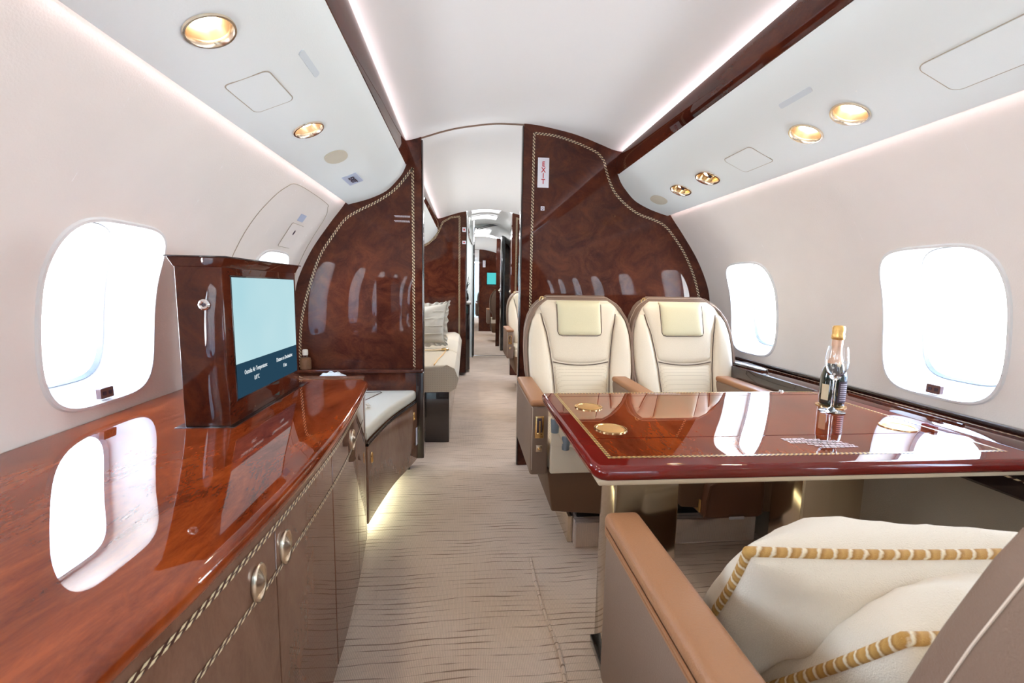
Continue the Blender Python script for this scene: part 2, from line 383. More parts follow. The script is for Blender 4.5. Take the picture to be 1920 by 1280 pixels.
class Prof:
    def __init__(s,pts,per=6):
        c=catmull([(p[0],0,p[1]) for p in pts],per); s.p=[(v.x,v.z) for v in c]; s.L=[0]
        for a,b in zip(s.p,s.p[1:]): s.L.append(s.L[-1]+math.hypot(b[0]-a[0],b[1]-a[1]))
        s.len=s.L[-1]
    def at(s,t):
        t=max(0,min(s.len,t)); lo=0
        import bisect
        i=min(len(s.p)-2,max(0,bisect.bisect_right(s.L,t)-1)); u=(t-s.L[i])/(s.L[i+1]-s.L[i])
        a,b=s.p[i],s.p[i+1]; return a[0]+(b[0]-a[0])*u,a[1]+(b[1]-a[1])*u
    def nrm(s,t):
        t=max(0,min(s.len,t)); a=s.at(t-.01);b=s.at(t+.01); dx,dz=b[0]-a[0],b[1]-a[1]; l=math.hypot(dx,dz); return (dz/l,-dx/l)   # points outwards/up when walking down? fixed by caller
    def sz(s,z):
        
        for (a,la),(b,lb) in zip(zip(s.p,s.L),zip(s.p[1:],s.L[1:])):
            if (a[1]-z)*(b[1]-z)<=0 and a[1]!=b[1]: return la+(lb-la)*(z-a[1])/(b[1]-a[1])
        return s.len
    def sx(s,x):
        
        for (a,la),(b,lb) in zip(zip(s.p,s.L),zip(s.p[1:],s.L[1:])):
            if (a[0]-x)*(b[0]-x)<=0 and a[0]!=b[0]: return la+(lb-la)*(x-a[0])/(b[0]-a[0])
        return s.len
WALL=Prof([(.62,1.730),(.70,1.66),(.80,1.52),(.868,1.41),(.943,1.312),(1.037,1.177),(1.104,1.042),(1.13,.94),(1.142,.80),(1.14,.66),(1.12,.45),(1.06,.22),(.97,0)],8)
PSU=Prof([(.557,1.617),(.576,1.575),(.608,1.533),(.66,1.482),(.73,1.446),(.79,1.425),(.85,1.408)],6)
CEIL=Prof([(0,1.848),(.1,1.845),(.2,1.831),(.3,1.812),(.38,1.79),(.46,1.763),(.54,1.737),(.62,1.730)],6)
def SP(pr,side,y,s,off=0):
    """point on an extruded cabin surface; off>0 goes into the cabin"""
    x,z=pr.at(s); nx,nz=pr.nrm(s)     # walking from top centre outwards/down: (dz,-dx) points inwards-down
    x+=nx*off; z+=nz*off
    return Vector((XC+side*x,y,z))
def shell(name,pr,side,y0,y1,s0,s1,holes,mat,ds=.015,parent=None):
    vs=[];fs=[]
    def grid(ya,yb,sa,sb):
        if yb-ya<1e-5 or sb-sa<1e-5: return
        ny=max(1,int((yb-ya)/.4)); ns=max(1,int(math.ceil((sb-sa)/ds))); b=len(vs)
        for i in range(ny+1):
            for j in range(ns+1): vs.append(SP(pr,side,ya+(yb-ya)*i/ny,sa+(sb-sa)*j/ns))
        for i in range(ny):
            for j in range(ns): a=b+i*(ns+1)+j; fs.append((a,a+1,a+ns+2,a+ns+1))
    y=y0
    for (yc,scn,ay,as_,ol) in sorted(holes):
        grid(y,yc-ay,s0,s1); grid(yc-ay,yc+ay,s0,scn-as_); grid(yc-ay,yc+ay,scn+as_,s1); y=yc+ay
        b=len(vs); n=len(ol); K=5
        corners=[]
        ringpts=[]
        for (dy,dsn) in ol:
            k=min((ay+.0006)/abs(dy) if abs(dy)>1e-9 else 1e9, (as_+.0006)/abs(dsn) if abs(dsn)>1e-9 else 1e9)
            ringpts.append((dy*k,dsn*k))
        # snap nearest ring points to the corners
        for cxx,cyy in ((ay+.0006,as_+.0006),(-ay-.0006,as_+.0006),(-ay-.0006,-as_-.0006),(ay+.0006,-as_-.0006)):
            i=min(range(n),key=lambda q:(ringpts[q][0]-cxx)**2+(ringpts[q][1]-cyy)**2); ringpts[i]=(cxx,cyy)
        for k in range(K+1):
            t=k/K
            for (dy,dsn),(ry,rs) in zip(ol,ringpts): vs.append(SP(pr,side,yc+dy+(ry-dy)*t,scn+dsn+(rs-dsn)*t))
        for k in range(K):
            for i in range(n): a=b+k*n+i; c=b+k*n+(i+1)%n; fs.append((a,c,c+n,a+n))
    grid(y,y1,s0,s1)
    return mkn(name,vs,fs,pr,side,mat)
def mkn(name,vs,fs,pr,side,mat):
    # surface mesh with exact normals so separately gridded cells shade as one skin
    xs=[v.x for v in vs]; ys=[v.y for v in vs]; org=Vector(((min(xs)+max(xs))/2,(min(ys)+max(ys))/2,min(v.z for v in vs)))
    tab=[(Vector((XC+side*p[0],0,p[1])),l) for p,l in zip(pr.p,pr.L)]
    cache={}; nn=[]
    for v in vs:
        k=(round(v.x,5),round(v.z,5))
        if k not in cache:
            l=min(tab,key=lambda q:(q[0].x-v.x)**2+(q[0].z-v.z)**2)[1]
            best=min((l+d*.002 for d in range(-12,13)),key=lambda t:(XC+side*pr.at(t)[0]-v.x)**2+(pr.at(t)[1]-v.z)**2)
            nx,nz=pr.nrm(best); cache[k]=Vector((side*nx,0,nz)).normalized()
        nn.append(cache[k])
    out=[]
    for f in fs:
        a,b,c=vs[f[0]],vs[f[1]],vs[f[2]]; n=(b-a).cross(c-a)
        if n.length<1e-12: n=(vs[f[2]]-a).cross(vs[f[-1]]-a)
        out.append(tuple(f) if n.dot(nn[f[0]])>0 else tuple(reversed(f)))
    me=bpy.data.meshes.new(name); me.from_pydata([v-org for v in vs],[],out); me.materials.append(MATS[mat]); me.update()
    me.polygons.foreach_set('use_smooth',[True]*len(me.polygons)); me.normals_split_custom_set_from_vertices(nn)
    o=bpy.data.objects.new(name,me); COL.objects.link(o); o.location=org; ORG[o.name]=org
    return o
def patch(name,pr,side,yc,scn,ol,off,mat,parent=None,rings=4,inner=0.0,skirt=True,base=0.0):
    """a plate that follows the curved surface, 'off' proud of it"""
    vs=[];fs=[];n=len(ol); ks=[inner+(1-inner)*i/rings for i in range(rings+1)]
    if inner==0: ks=ks[1:]
    for k in ks:
        for dy,d in ol: vs.append(SP(pr,side,yc+dy*k,scn+d*k,off))
    R=len(ks)
    for r in range(R-1):
        for i in range(n): a=r*n+i;c=r*n+(i+1)%n; fs.append((a,c,c+n,a+n))
    if inner==0:
        vs.append(SP(pr,side,yc,scn,off)); q=len(vs)-1
        for i in range(n): fs.append((q,i,(i+1)%n))
    if skirt:
        b=len(vs)
        for dy,d in ol: vs.append(SP(pr,side,yc+dy,scn+d,base))
        for i in range(n): fs.append(((R-1)*n+i,(R-1)*n+(i+1)%n,b+(i+1)%n,b+i))
    return mk(name,vs,fs,mat,parent)
def text(name,s,size,mat,origin,ex,ey,parent=None,align='CENTER',stretch=1,depth=.0006,bold=0):
    """flat lettering in the plane spanned by ex (reading direction) and ey (up)"""
    cu=bpy.data.curves.new('t','FONT'); cu.body=s; cu.size=size; cu.align_x=align; cu.extrude=depth; cu.offset=bold; cu.resolution_u=2
    to=bpy.data.objects.new('t',cu); COL.objects.link(to); bpy.context.view_layer.update()
    me=bpy.data.meshes.new_from_object(to.evaluated_get(bpy.context.evaluated_depsgraph_get()))
    bpy.data.objects.remove(to); ex=Vector(ex).normalized(); ey=Vector(ey).normalized(); nz=ex.cross(ey)
    vs=[Vector(origin)+ex*(v.co.x*stretch)+ey*v.co.y+nz*(v.co.z) for v in me.vertices]; fs=[list(p.vertices) for p in me.polygons]
    bpy.data.meshes.remove(me)
    return mk(name,vs,fs,mat,parent,smooth=False)
def printlines(name,rows,origin,ex,ey,mat,parent,h=.003,seed=1):
    """rows: (x0,x1,y) ; broken dashes standing for print too small to read"""
    rnd=random.Random(seed); vs=[];fs=[]; ex=Vector(ex).normalized(); ey=Vector(ey).normalized(); nz=ex.cross(ey)
    for x0,x1,y in rows:
        x=x0
        while x<x1:
            l=min(rnd.uniform(.6,2.4)*h,x1-x); b=len(vs)
            for a,c in ((x,y),(x+l,y),(x+l,y+h),(x,y+h)): vs.append(Vector(origin)+ex*a+ey*c+nz*.0006)
            fs.append((b,b+1,b+2,b+3)); x+=l+.35*h
    return mk(name,vs,fs,mat,parent,smooth=False)
def pad(name,Lf,Rf,t0,t1,T,mat,parent,frame,nu=18,nv=18,pu=4,pv=4,base=lambda x,t:0,back=.004):
    """stuffed panel between two side curves; frame(x,t,d)->point"""
    def prof(a,e): 
        a=min(1,abs(2*a-1)); return max(0,(1-a**e))**.5
    us=[.5-.5*math.cos(PI*i/nu) for i in range(nu+1)]; ts=[.5-.5*math.cos(PI*i/nv) for i in range(nv+1)]
    vs=[];fs=[]
    for v in ts:
        for u in us:
            l=Lf(v);r=Rf(v); x=l+(r-l)*u; t=(t0(x) if callable(t0) else t0)*(1-v)+(t1(x) if callable(t1) else t1)*v
            vs.append(frame(x,t,base(x,t)+T*prof(u,pu)*prof(v,pv)))
    W=nu+1
    for j in range(nv):
        for i in range(nu): a=j*W+i; fs.append((a,a+1,a+W+1,a+W))
    b=len(vs)
    for v in ts:
        for u in us:
            l=Lf(v);r=Rf(v); x=l+(r-l)*u; t=(t0(x) if callable(t0) else t0)*(1-v)+(t1(x) if callable(t1) else t1)*v
            vs.append(frame(x,t,base(x,t)-back))
    for j in range(nv):
        for i in range(nu): a=b+j*W+i; fs.append((a,a+W,a+W+1,a+1))
    for i in range(nu): fs.append((i,i+1,b+i+1,b+i)); a=nv*W+i; fs.append((a,a+1,b+a+1,b+a))
    for j in range(nv): a=j*W; fs.append((a,a+W,b+a+W,b+a)); a=j*W+nu; fs.append((a,a+W,b+a+W,b+a))
    return mk(name,vs,fs,mat,parent)
def interp(tab):
    def f(t):
        if t<=tab[0][0]: return tab[0][1]
        for (a,x),(b,y) in zip(tab,tab[1:]):
            if t<=b:
                u=(t-a)/(b-a); u2=u*u*(3-2*u)*.4+u*.6; return x+(y-x)*u2
        return tab[-1][1]
    return f
def copy_tree(o,parent=None):
    c=o.copy(); COL.objects.link(c); c.parent=parent
    if o.name in ORG: ORG[c.name]=ORG[o.name]
    for ch in list(o.children): copy_tree(ch,c)
    return c
#PART2
# ================================================================ the setting
S_='structure'
tag(mk('floor',[(-1.2,YF,0),(1.7,YF,0),(1.7,YA+.1,0),(-1.2,YA+.1,0)],[(0,1,2,3)],'carpet'),kind=S_)
def full_arc(pr):
    return [(XC-x,z) for x,z in reversed(pr.p)]+[(XC+x,z) for x,z in pr.p[1:]]
# ceiling: both halves
for nm,ya,yb in (('ceiling',YF,5.0),):
    arc=full_arc(CEIL); n=len(arc); vs=[(x,y,z) for y in (ya,yb) for x,z in arc]
    tag(mk(nm,vs,[(i,i+1,n+i+1,n+i) for i in range(n-1)],'ceiling_white'),kind=S_)
for side,nm in ((-1,'trim_6'),(1,'trim_7')):
    vs=[];sa=WALL.sz(.600);K=14
    for y in (YF+.01,2.39):
        for k in range(K+1): vs.append(SP(WALL,side,y,sa+(WALL.len-sa)*k/K,.012))
        vs.append(SP(WALL,side,y,sa,.0))
    n=K+2; fs=[(k,k+1,n+k+1,n+k) for k in range(K)]+[(0,K+1,n+K+1,n)]
    tag(mk(nm,vs,fs,'dado_fabric'),kind=S_)
# windows and walls
WS=1.0
SWC=(WALL.sz(.70)+WALL.sz(1.137))/2; WH=(WALL.sz(.70)-WALL.sz(1.137)); WW=.342
outer=superell(WW,WH,4.2,96); inner=superell(WW-.085,WH-.095,4.0,96)
ycs=[1.17+.855*k for k in range(-4,5)]
if True:
    for side,nm in ((-1,'wall_left'),(1,'wall_right')):
        hs=[(y+(.012 if side<0 else -.008),SWC,.19,WH/2+.02,superell(WW,WH,4.2,192)) for y in ycs]
        tag(shell(nm,WALL,side,YF,5.0,0,WALL.len,hs,'cream_wall'),kind=S_)
wi=0
def sring(name,rings,mat,parent,side,yc):
    vs=[];fs=[];n=len(rings[0][0])
    for ol,off in rings:
        for dy,d in ol: vs.append(SP(WALL,side,yc+dy,SWC+d,off))
    for r in range(len(rings)-1):
        for i in range(n): fs.append((r*n+i,r*n+(i+1)%n,(r+1)*n+(i+1)%n,(r+1)*n+i))
    return mk(name,vs,fs,mat,parent)
def sc_(ol,a,b): return [(x*a,y*b) for x,y in ol]
for side in (1,-1):
    for y in ycs:
        wi+=1; yc=y+(.012 if side<0 else -.008); base=SP(WALL,side,yc,SWC,0)
        wn=empty('window_%d'%wi,base,kind=S_)
        k=lambda e:superell(WW+e,WH+e,4.2,96)
        sring('window_bezel',[(k(.012),.0005),(k(.008),.006),(k(-.004),.007),(k(-.010),.0),(k(-.012),-.012)],'white_plastic',wn,side,yc)
        sring('window_reveal',[(superell(WW+.100,WH+.100,10,96),-.006),(k(-.004),-.006),(k(-.006),-.010),(k(-.010),-.03),(k(-.030),-.065),(superell(WW-.062,WH-.07,4,96),-.095),(superell(WW-.078,WH-.085,4,96),-.10)],'white_plastic',wn,side,yc)
        sring('window_seal',[(superell(WW-.075,WH-.082,4,96),-.0995),(superell(WW-.080,WH-.087,4,96),-.097),(superell(WW-.090,WH-.100,4,96),-.108)],'seal_grey',wn,side,yc)
        patch('pane',WALL,side,yc,SWC,superell(WW-.086,WH-.096,4,96),-.107,'pane_glass',wn,skirt=False)
        if not(side==1 and abs(y-2.025)<.01):
            lt=patch('shade_latch',WALL,side,yc-.045*side*0-.035*(1 if side<0 else -1)*0,WALL.sz(.722),rrect(.040,.026,.003,3),.0012,'latch_brown',wn,rings=2,base=-.010)
            for dd in (-.009,.009): patch('latch_grip',WALL,side,yc+dd,WALL.sz(.722),rrect(.010,.010,.002,3),.0025,'ink_dark',lt,rings=1,base=.001)
        # daylight portal just outside the pane
        po=SP(WALL,side,yc,SWC,-.13); nx,nz=WALL.nrm(SWC)
        area('window_daylight',po,(WW,WH),1,(1,1,1),(side*nx,0,nz),portal=True)
# forward bulkhead (behind the camera) with a doorway
half=[(x,z) for x,z in CEIL.p if x<.6]+[(x,z) for x,z in WALL.p]
def bulkhead(name,x_edge,side,y0,y1,zb,mat,zfun=None,lower=None):
    """part of the cabin cross-section from the aisle edge out to the wall"""
    pts=[]
    xe=abs(x_edge-XC)
    sgn=1 if x_edge>=XC else -1
    for x,z in half:
        if x>=xe: pts.append((XC+side*x,z))
    # roof height at the aisle edge
    zt=None
    for (a,za),(b,zb_) in zip(half,half[1:]):
        if a<=xe<=b: zt=za+(zb_-za)*(xe-a)/(b-a+1e-9); break
    poly=[(x_edge,zb),(x_edge,zt)]+pts
    poly=[q for i,q in enumerate(poly) if q[1]>=zb-1e-6]
    poly.append((poly[-1][0],zb))
    q=[poly[0]]
    for a in poly[1:]:
        if math.hypot(a[0]-q[-1][0],a[1]-q[-1][1])>1e-4: q.append(a)
    return prism(name,q,y0,y1,mat,axis='y')
tag(bulkhead('wall_forward_left',XC-.28,-1,YF-.05,YF,0,'burl_shaded'),kind=S_)
tag(bulkhead('wall_forward_right',XC+.28,1,YF-.05,YF,0,'burl_shaded'),kind=S_)
tag(mk('wall_forward',[(-.3,YF-1.2,0),(.8,YF-1.2,0),(.8,YF-1.2,1.9),(-.3,YF-1.2,1.9)],[(0,1,2,3)],'ceiling_white'),kind=S_)
tag(mk('wall_vestibule',[(-.3,YF-1.2,0),(-.3,YF,0),(-.3,YF-1.2,1.9),(-.3,YF,1.9),(.8,YF-1.2,0),(.8,YF,0),(.8,YF-1.2,1.9),(.8,YF,1.9)],[(0,1,3,2),(4,5,7,6),(2,3,7,6),(0,1,5,4)],'panel_white',smooth=False),kind=S_)
area('vestibule_fill',(.25,YF-.6,1.85),(.9,.5),7,(.60,.82,1),(0,0,-1))  # added unseen lamp, tinted blue to stand in for cockpit daylight

# overhead panels and wooden valance strips
def psuhole(y,x,ry,rs): s=PSU.sx(x); return (y,s,.062,min(.062,PSU.len-s-.004,s-.004),superell(ry*2,rs*2,2.0,32))
DL=[(-1,.917,'r'),(-1,1.428,'r'),(1,1.090,'r'),(1,1.238,'r'),(1,1.760,'g'),(1,1.985,'g')]
for sd,yy in ((-1,-.35),(-1,-1.3),(1,-.35),(1,-1.3),(-1,2.95),(-1,3.6),(-1,4.3),(1,2.95),(1,3.1),(1,3.9),(1,4.6)): DL.append((sd,yy,'r'))
def dshape(k,sc=1,n=32): return superell(.088*sc,.088*sc,2.0,n) if k=='r' else superell(.110*sc,.086*sc,2.35,n)
for side,nm in ((-1,'trim_1'),(1,'trim_2')):
    hs=[(y,PSU.sx(.715),.066,.052,dshape(k,.86,96)) for sd,y,k in DL if sd==side]
    o=tag(shell(nm,PSU,side,YF,5.0,0,PSU.len,hs,'panel_white'),kind=S_)
    lipv=[];
    for y in (YF,5.0):
        for s_,off in ((PSU.len,0),(PSU.len+0,-.010)): lipv.append(SP(PSU,side,y,PSU.len,off))
    mk('panel_lip',lipv,[(0,1,3,2)],'panel_white',o)
for side,nm in ((-1,'trim_3'),(1,'trim_4')):
    # valance cross-section: slightly bowed face, thin upper return
    a=[(.546,1.706),(.541,1.69),(.541,1.665),(.546,1.64),(.556,1.614),(.562,1.612),(.562,1.69),(.553,1.707)]
    for k,(ya,yb) in enumerate(((YF,2.385),(2.455,5.0))):
        tag(prism(nm if k==0 else {'trim_3':'trim_8','trim_4':'trim_9'}[nm],[(XC+side*x,z) for x,z in a],ya,yb,'burl',axis='y'),kind=S_)
# arch trim where the ceiling changes, between the two partitions
arc=[(XC-x,z) for x,z in reversed(CEIL.p) if x<=.545]+[(XC+x,z) for x,z in CEIL.p[1:] if x<.06]
tag(tube('trim_5',[(x,2.41,z-.002) for x,z in arc],.005,'taupe_leather',seg=6),kind=S_)

# ---------------------------------------------------------------- partitions
zfl=.065
pl=bulkhead('wall_aft_left',-.232,-1,2.40,2.455,zfl,'burl_shaded'); tag(pl,kind=S_)
pr_=bulkhead('wall_aft_right',.296,1,2.40,2.45,0.0,'burl_shaded'); tag(pr_,kind=S_)
def onedge(side,x_edge,y0,y1,zb,ztop,par,w=.012):
    rbox('edge_post',min(x_edge,x_edge+side*w),max(x_edge,x_edge+side*w),y0-.003,y1+.003,zb,ztop,.004,'dark_lacquer',par)
onedge(1,.288,2.402,2.448,0.0,1.838,pr_,.008)
onedge(-1,-.224,2.402,2.455,zfl,1.742,pl,.008)
yF=2.3992
L_in=[(-.276,.565),(-.276,1.60),(-.330,1.53),(-.381,1.478),(-.46,1.425),(-.556,1.375),(-.620,1.33),(-.680,1.25),(-.748,1.144),(-.806,.985),(-.845,.84),(-.862,.70),(-.865,.565)]
ribbon('inlay_strip',[(x,yF,z) for x,z in L_in[:2]],(0,-1,0),.012,'inlay',pl)
ribbon('inlay_strip',[tuple(v) for v in catmull([(x,yF,z) for x,z in L_in[1:]],5)],(0,-1,0),.012,'inlay',pl)
R_in=[(.696,1.7175),(.728,1.68),(.742,1.635),(.765,1.575),(.80,1.515),(.865,1.455),(.94,1.410),(1.02,1.385),(1.085,1.355),(1.14,1.30),(1.205,1.215),(1.262,1.11),(1.30,1.01),(1.325,.90),(1.335,.75)]
rin=[(.348,yF,.60),(.349,yF,1.803)]
ribbon('inlay_strip',rin,(0,-1,0),.012,'inlay',pr_)
ribbon('inlay_strip',[tuple(v) for v in catmull([(.349,yF,1.803),(.46,yF,1.795),(.57,yF,1.768),(.66,yF,1.735),(.696,yF,1.7175)],5)],(0,-1,0),.012,'inlay',pr_)
ribbon('inlay_strip',[tuple(v) for v in catmull([(x,yF,z) for x,z in R_in],5)],(0,-1,0),.012,'inlay',pr_)
# signs on the right partition
es=rbox('exit_sign',.372,.432,2.3965,2.3998,1.530,1.682,.001,'sign_white'); tag(es,'white upright sign with red stacked EXIT letters on right partition','sign')
for ch,z in zip('EXIT',(1.638,1.608,1.579,1.549)): text('letter',ch,.035,'red_paint',(.402,2.3963,z),(1,0,0),(0,0,1),es,stretch=.9,bold=.0007)
ic=rbox('pictogram_plate',.393,.413,2.3970,2.3998,1.412,1.434,.0008,'sign_white'); tag(ic,'tiny square white pictogram label below the upright EXIT sign','label')
tube('ring_mark',[(.403+.006*math.cos(a*PI/8),2.3966,1.423+.006*math.sin(a*PI/8)) for a in range(16)],.0009,'ink_dark',ic,seg=5,closed=True)
rbox('dot_mark',.401,.405,2.3962,2.3972,1.421,1.425,.0004,'ink_dark',ic)
rbox('dot_mark',.3985,.4075,2.3962,2.3972,1.4145,1.4165,.0004,'ink_dark',ic)
pn=printlines('printed_placard',[(0,.082,.006),(.004,.082,.001),(0,.078,-.019),(.004,.080,-.024)],(-.372,2.3990,1.352),(1,0,0),(0,0,1),'print_white',None,h=.0032,seed=3); tag(pn,'two small rows of white print on left burl partition','label')
# exit sign and screen on the back of the right partition and on the far right one (seen in the mirror)
es2=rbox('exit_sign',.372,.432,2.4502,2.4535,1.45,1.602,.001,'sign_white'); tag(es2,'white upright EXIT sign on the back of the right partition, reflected in aft mirror','sign')
for ch,z in zip('EXIT',(1.558,1.528,1.499,1.469)): text('letter',ch,.032,'red_paint',(.402,2.4537,z),(-1,0,0),(0,0,1),es2,stretch=.85)
def wallscreen(name,x0,x1,yy,z0,z1,sy,label):
    t=empty(name,((x0+x1)/2,yy,z0),label,'screen'); rbox('screen_frame',x0,x1,min(yy,yy+sy*.02),max(yy,yy+sy*.02),z0,z1,.003,'black_lacquer',t)
    y_=yy+sy*.0205; mk('display',[(x0+.012,y_,z0+.012),(x1-.012,y_,z0+.012),(x1-.012,y_,z1-.012),(x0+.012,y_,z1-.012)],[(0,1,2,3)],'teal_screen',t,smooth=False)
wallscreen('wall_screen',.46,.70,2.4505,1.06,1.34,1,'teal wall screen on back of right partition, reflected in aft mirror')
# aft partitions
pfl=bulkhead('wall_far_left',-.002,-1,5.0,5.07,.03,'burl_shaded'); tag(pfl,kind=S_)
pfr=bulkhead('wall_far_right',.505,1,5.0,5.07,.0,'burl_shaded'); tag(pfr,kind=S_)
onedge(1,-.004,5.0,5.16,.03,1.79,pfl,.010)
ribbon('inlay_strip',[(-.075,4.999,.25),(-.075,4.999,1.765)],(0,-1,0),.018,'inlay',pfl)
ribbon('inlay_strip',[(-.075,4.999,1.765),(-.17,4.999,1.75),(-.255,4.999,1.70),(-.30,4.999,1.60),(-.34,4.999,1.53),(-.42,4.999,1.46),(-.56,4.999,1.39),(-.70,4.999,1.24)],(0,-1,0),.018,'inlay',pfl)
ribbon('inlay_strip',[(.555,4.999,.25),(.555,4.999,1.765),(.66,4.999,1.735),(.72,4.999,1.68)],(0,-1,0),.018,'inlay',pfr)
for z,hh in ((1.60,.05),(1.47,.035)):
    o=rbox('notice_label',-.045,-.005,4.995,4.9995,z,z+hh,.001,'sign_white'); tag(o,'%s white notice label on edge of far left partition'%('larger upper' if hh>.04 else 'smaller lower'),'label'); rbox('print_mark',-.034,-.016,4.9940,4.9952,z+hh*.3,z+hh*.7,.0005,'red_paint',o)
wallscreen('wall_screen',.575,.86,4.999,1.02,1.36,-1,'teal wall screen on far right partition beyond the seats')

# ---------------------------------------------------------------- lobby beyond the second partitions and the mirror
arc=[(XC+.62*math.sin(a),1.33+.55*math.cos(a)) for a in [(-PI/2)+PI*i/20 for i in range(21)]]
nA=len(arc)
tag(mk('ceiling_lobby',[(x,y,z) for y in (5.07,YA+.06) for x,z in arc],[(i,i+1,nA+i+1,nA+i) for i in range(nA-1)],'ceiling_white'),kind=S_)
for nm,x in (('wall_lobby_left',XC-.62),('wall_lobby_right',XC+.62)):
    tag(mk(nm,[(x,5.07,0),(x,YA+.06,0),(x,YA+.06,1.34),(x,5.07,1.34)],[(0,1,2,3)],'panel_white',smooth=False),kind=S_)
tag(mk('wall_aft',[(XC-.62,YA+.05,0),(XC+.62,YA+.05,0),(XC+.62,YA+.05,1.9),(XC-.62,YA+.05,1.9)],[(0,1,2,3)],'panel_white',smooth=False),kind=S_)
for k,(y0,y1) in enumerate(((4.93+.17,5.28),(5.50,5.80))):
    xs=[.06+(.38-.06)*i/6 for i in range(7)]
    fz=lambda x:1.33+.55*math.sqrt(max(0,1-((x-XC)/.62)**2))-.008
    vs=[(x,y,fz(x)) for y in (y0,y1) for x in xs]+[(x,y,fz(x)+.01) for y in (y0,y1) for x in xs]
    f=[(i,i+1,8+i,7+i) for i in range(6)]
    o=empty('dome_light',(.22,(y0+y1)/2,fz(.22)),'rectangular white dome light on lobby ceiling, %s of the two'%('nearer' if k==0 else 'farther'),'ceiling light','dome lights of the lobby')
    mk('diffuser',vs[:14],f,'dome_glow',o)
    rim=[(x,y0,fz(x)-.001) for x in xs]+[(x,y1,fz(x)-.001) for x in reversed(xs)]
    tube('light_frame',rim,.006,'white_plastic',o,seg=5,closed=True)
    area('dome_lamp',(.22,(y0+y1)/2,fz(.22)-.03),(.25,.28),3,(1,.97,.96),(0,0,-1))
mirr=empty('mirror',(.38,YA,0),'tall framed mirror closing the aft end of the aisle','mirror')
mt_=[(x,z) for x,z in [(.105,.0),(.66,.0),(.66,1.75)]]+[(.66-.555*i/10,1.75+.115*math.sin(PI*min(1,.25+.75*i/10*1.0)*.93)) for i in range(1,10)]+[(.105,1.835)]
prism('mirror_pane',mt_,YA,YA+.01,'mirror_glass',mirr,axis='y')
tube('mirror_frame',[(x,YA-.004,max(z,.03)) for x,z in mt_],.013,'black_lacquer',mirr,seg=8,closed=True)
# black pocket door edge, only seen in the mirror
dr=empty('door_1',(.57,5.35,0),kind=S_); rbox('door_leaf',.545,.60,5.075,5.62,.01,1.80,.006,'black_lacquer',dr)
lathe('door_knob',[(.0,.028),(.012,.027),(.02,.018),(.028,.008),(.036,.004),(.036,0)],(.545,5.40,.95),'champagne_metal',dr,axis=(-1,0,0))
# lobby cabinet with counter
lc=empty('lobby_cabinet',(-.15,5.7,0),'narrow dark cabinet with grey counter behind the far left partition','cabinet')
rbox('cabinet_body',-.36,.045,5.18,6.2,.03,.80,.006,'dark_lacquer',lc); rbox('counter',-.36,.06,5.17,6.22,.80,.83,.008,'counter_grey',lc)
hr=empty('grab_rail',(.02,5.4,1.5),'small curved chrome grab rail hanging beside the lobby ceiling','rail')
tube('rail_bar',catmull([(.03,5.3,1.80),(.03,5.3,1.62),(.045,5.33,1.54),(.075,5.40,1.50),(.09,5.5,1.55),(.09,5.52,1.80)],6),.012,'chrome',hr)
vz=empty('flower_vase',(.0,5.45,.83),'small dark vase standing on the lobby counter','vase')
lathe('vase_body',[(0,0),(.025,0),(.035,.03),(.03,.08),(.014,.11),(.018,.13)],(.0,5.45,.83),'black_lacquer',vz)
for i in range(7):
    a=i*.9; tube('leaf_stem',[(0,5.45,.95),(.02*math.cos(a),5.45+.02*math.sin(a),1.02),(.045*math.cos(a),5.45+.045*math.sin(a),1.05+.012*i)],[.003,.006,.002],'green_glass',vz,seg=5)

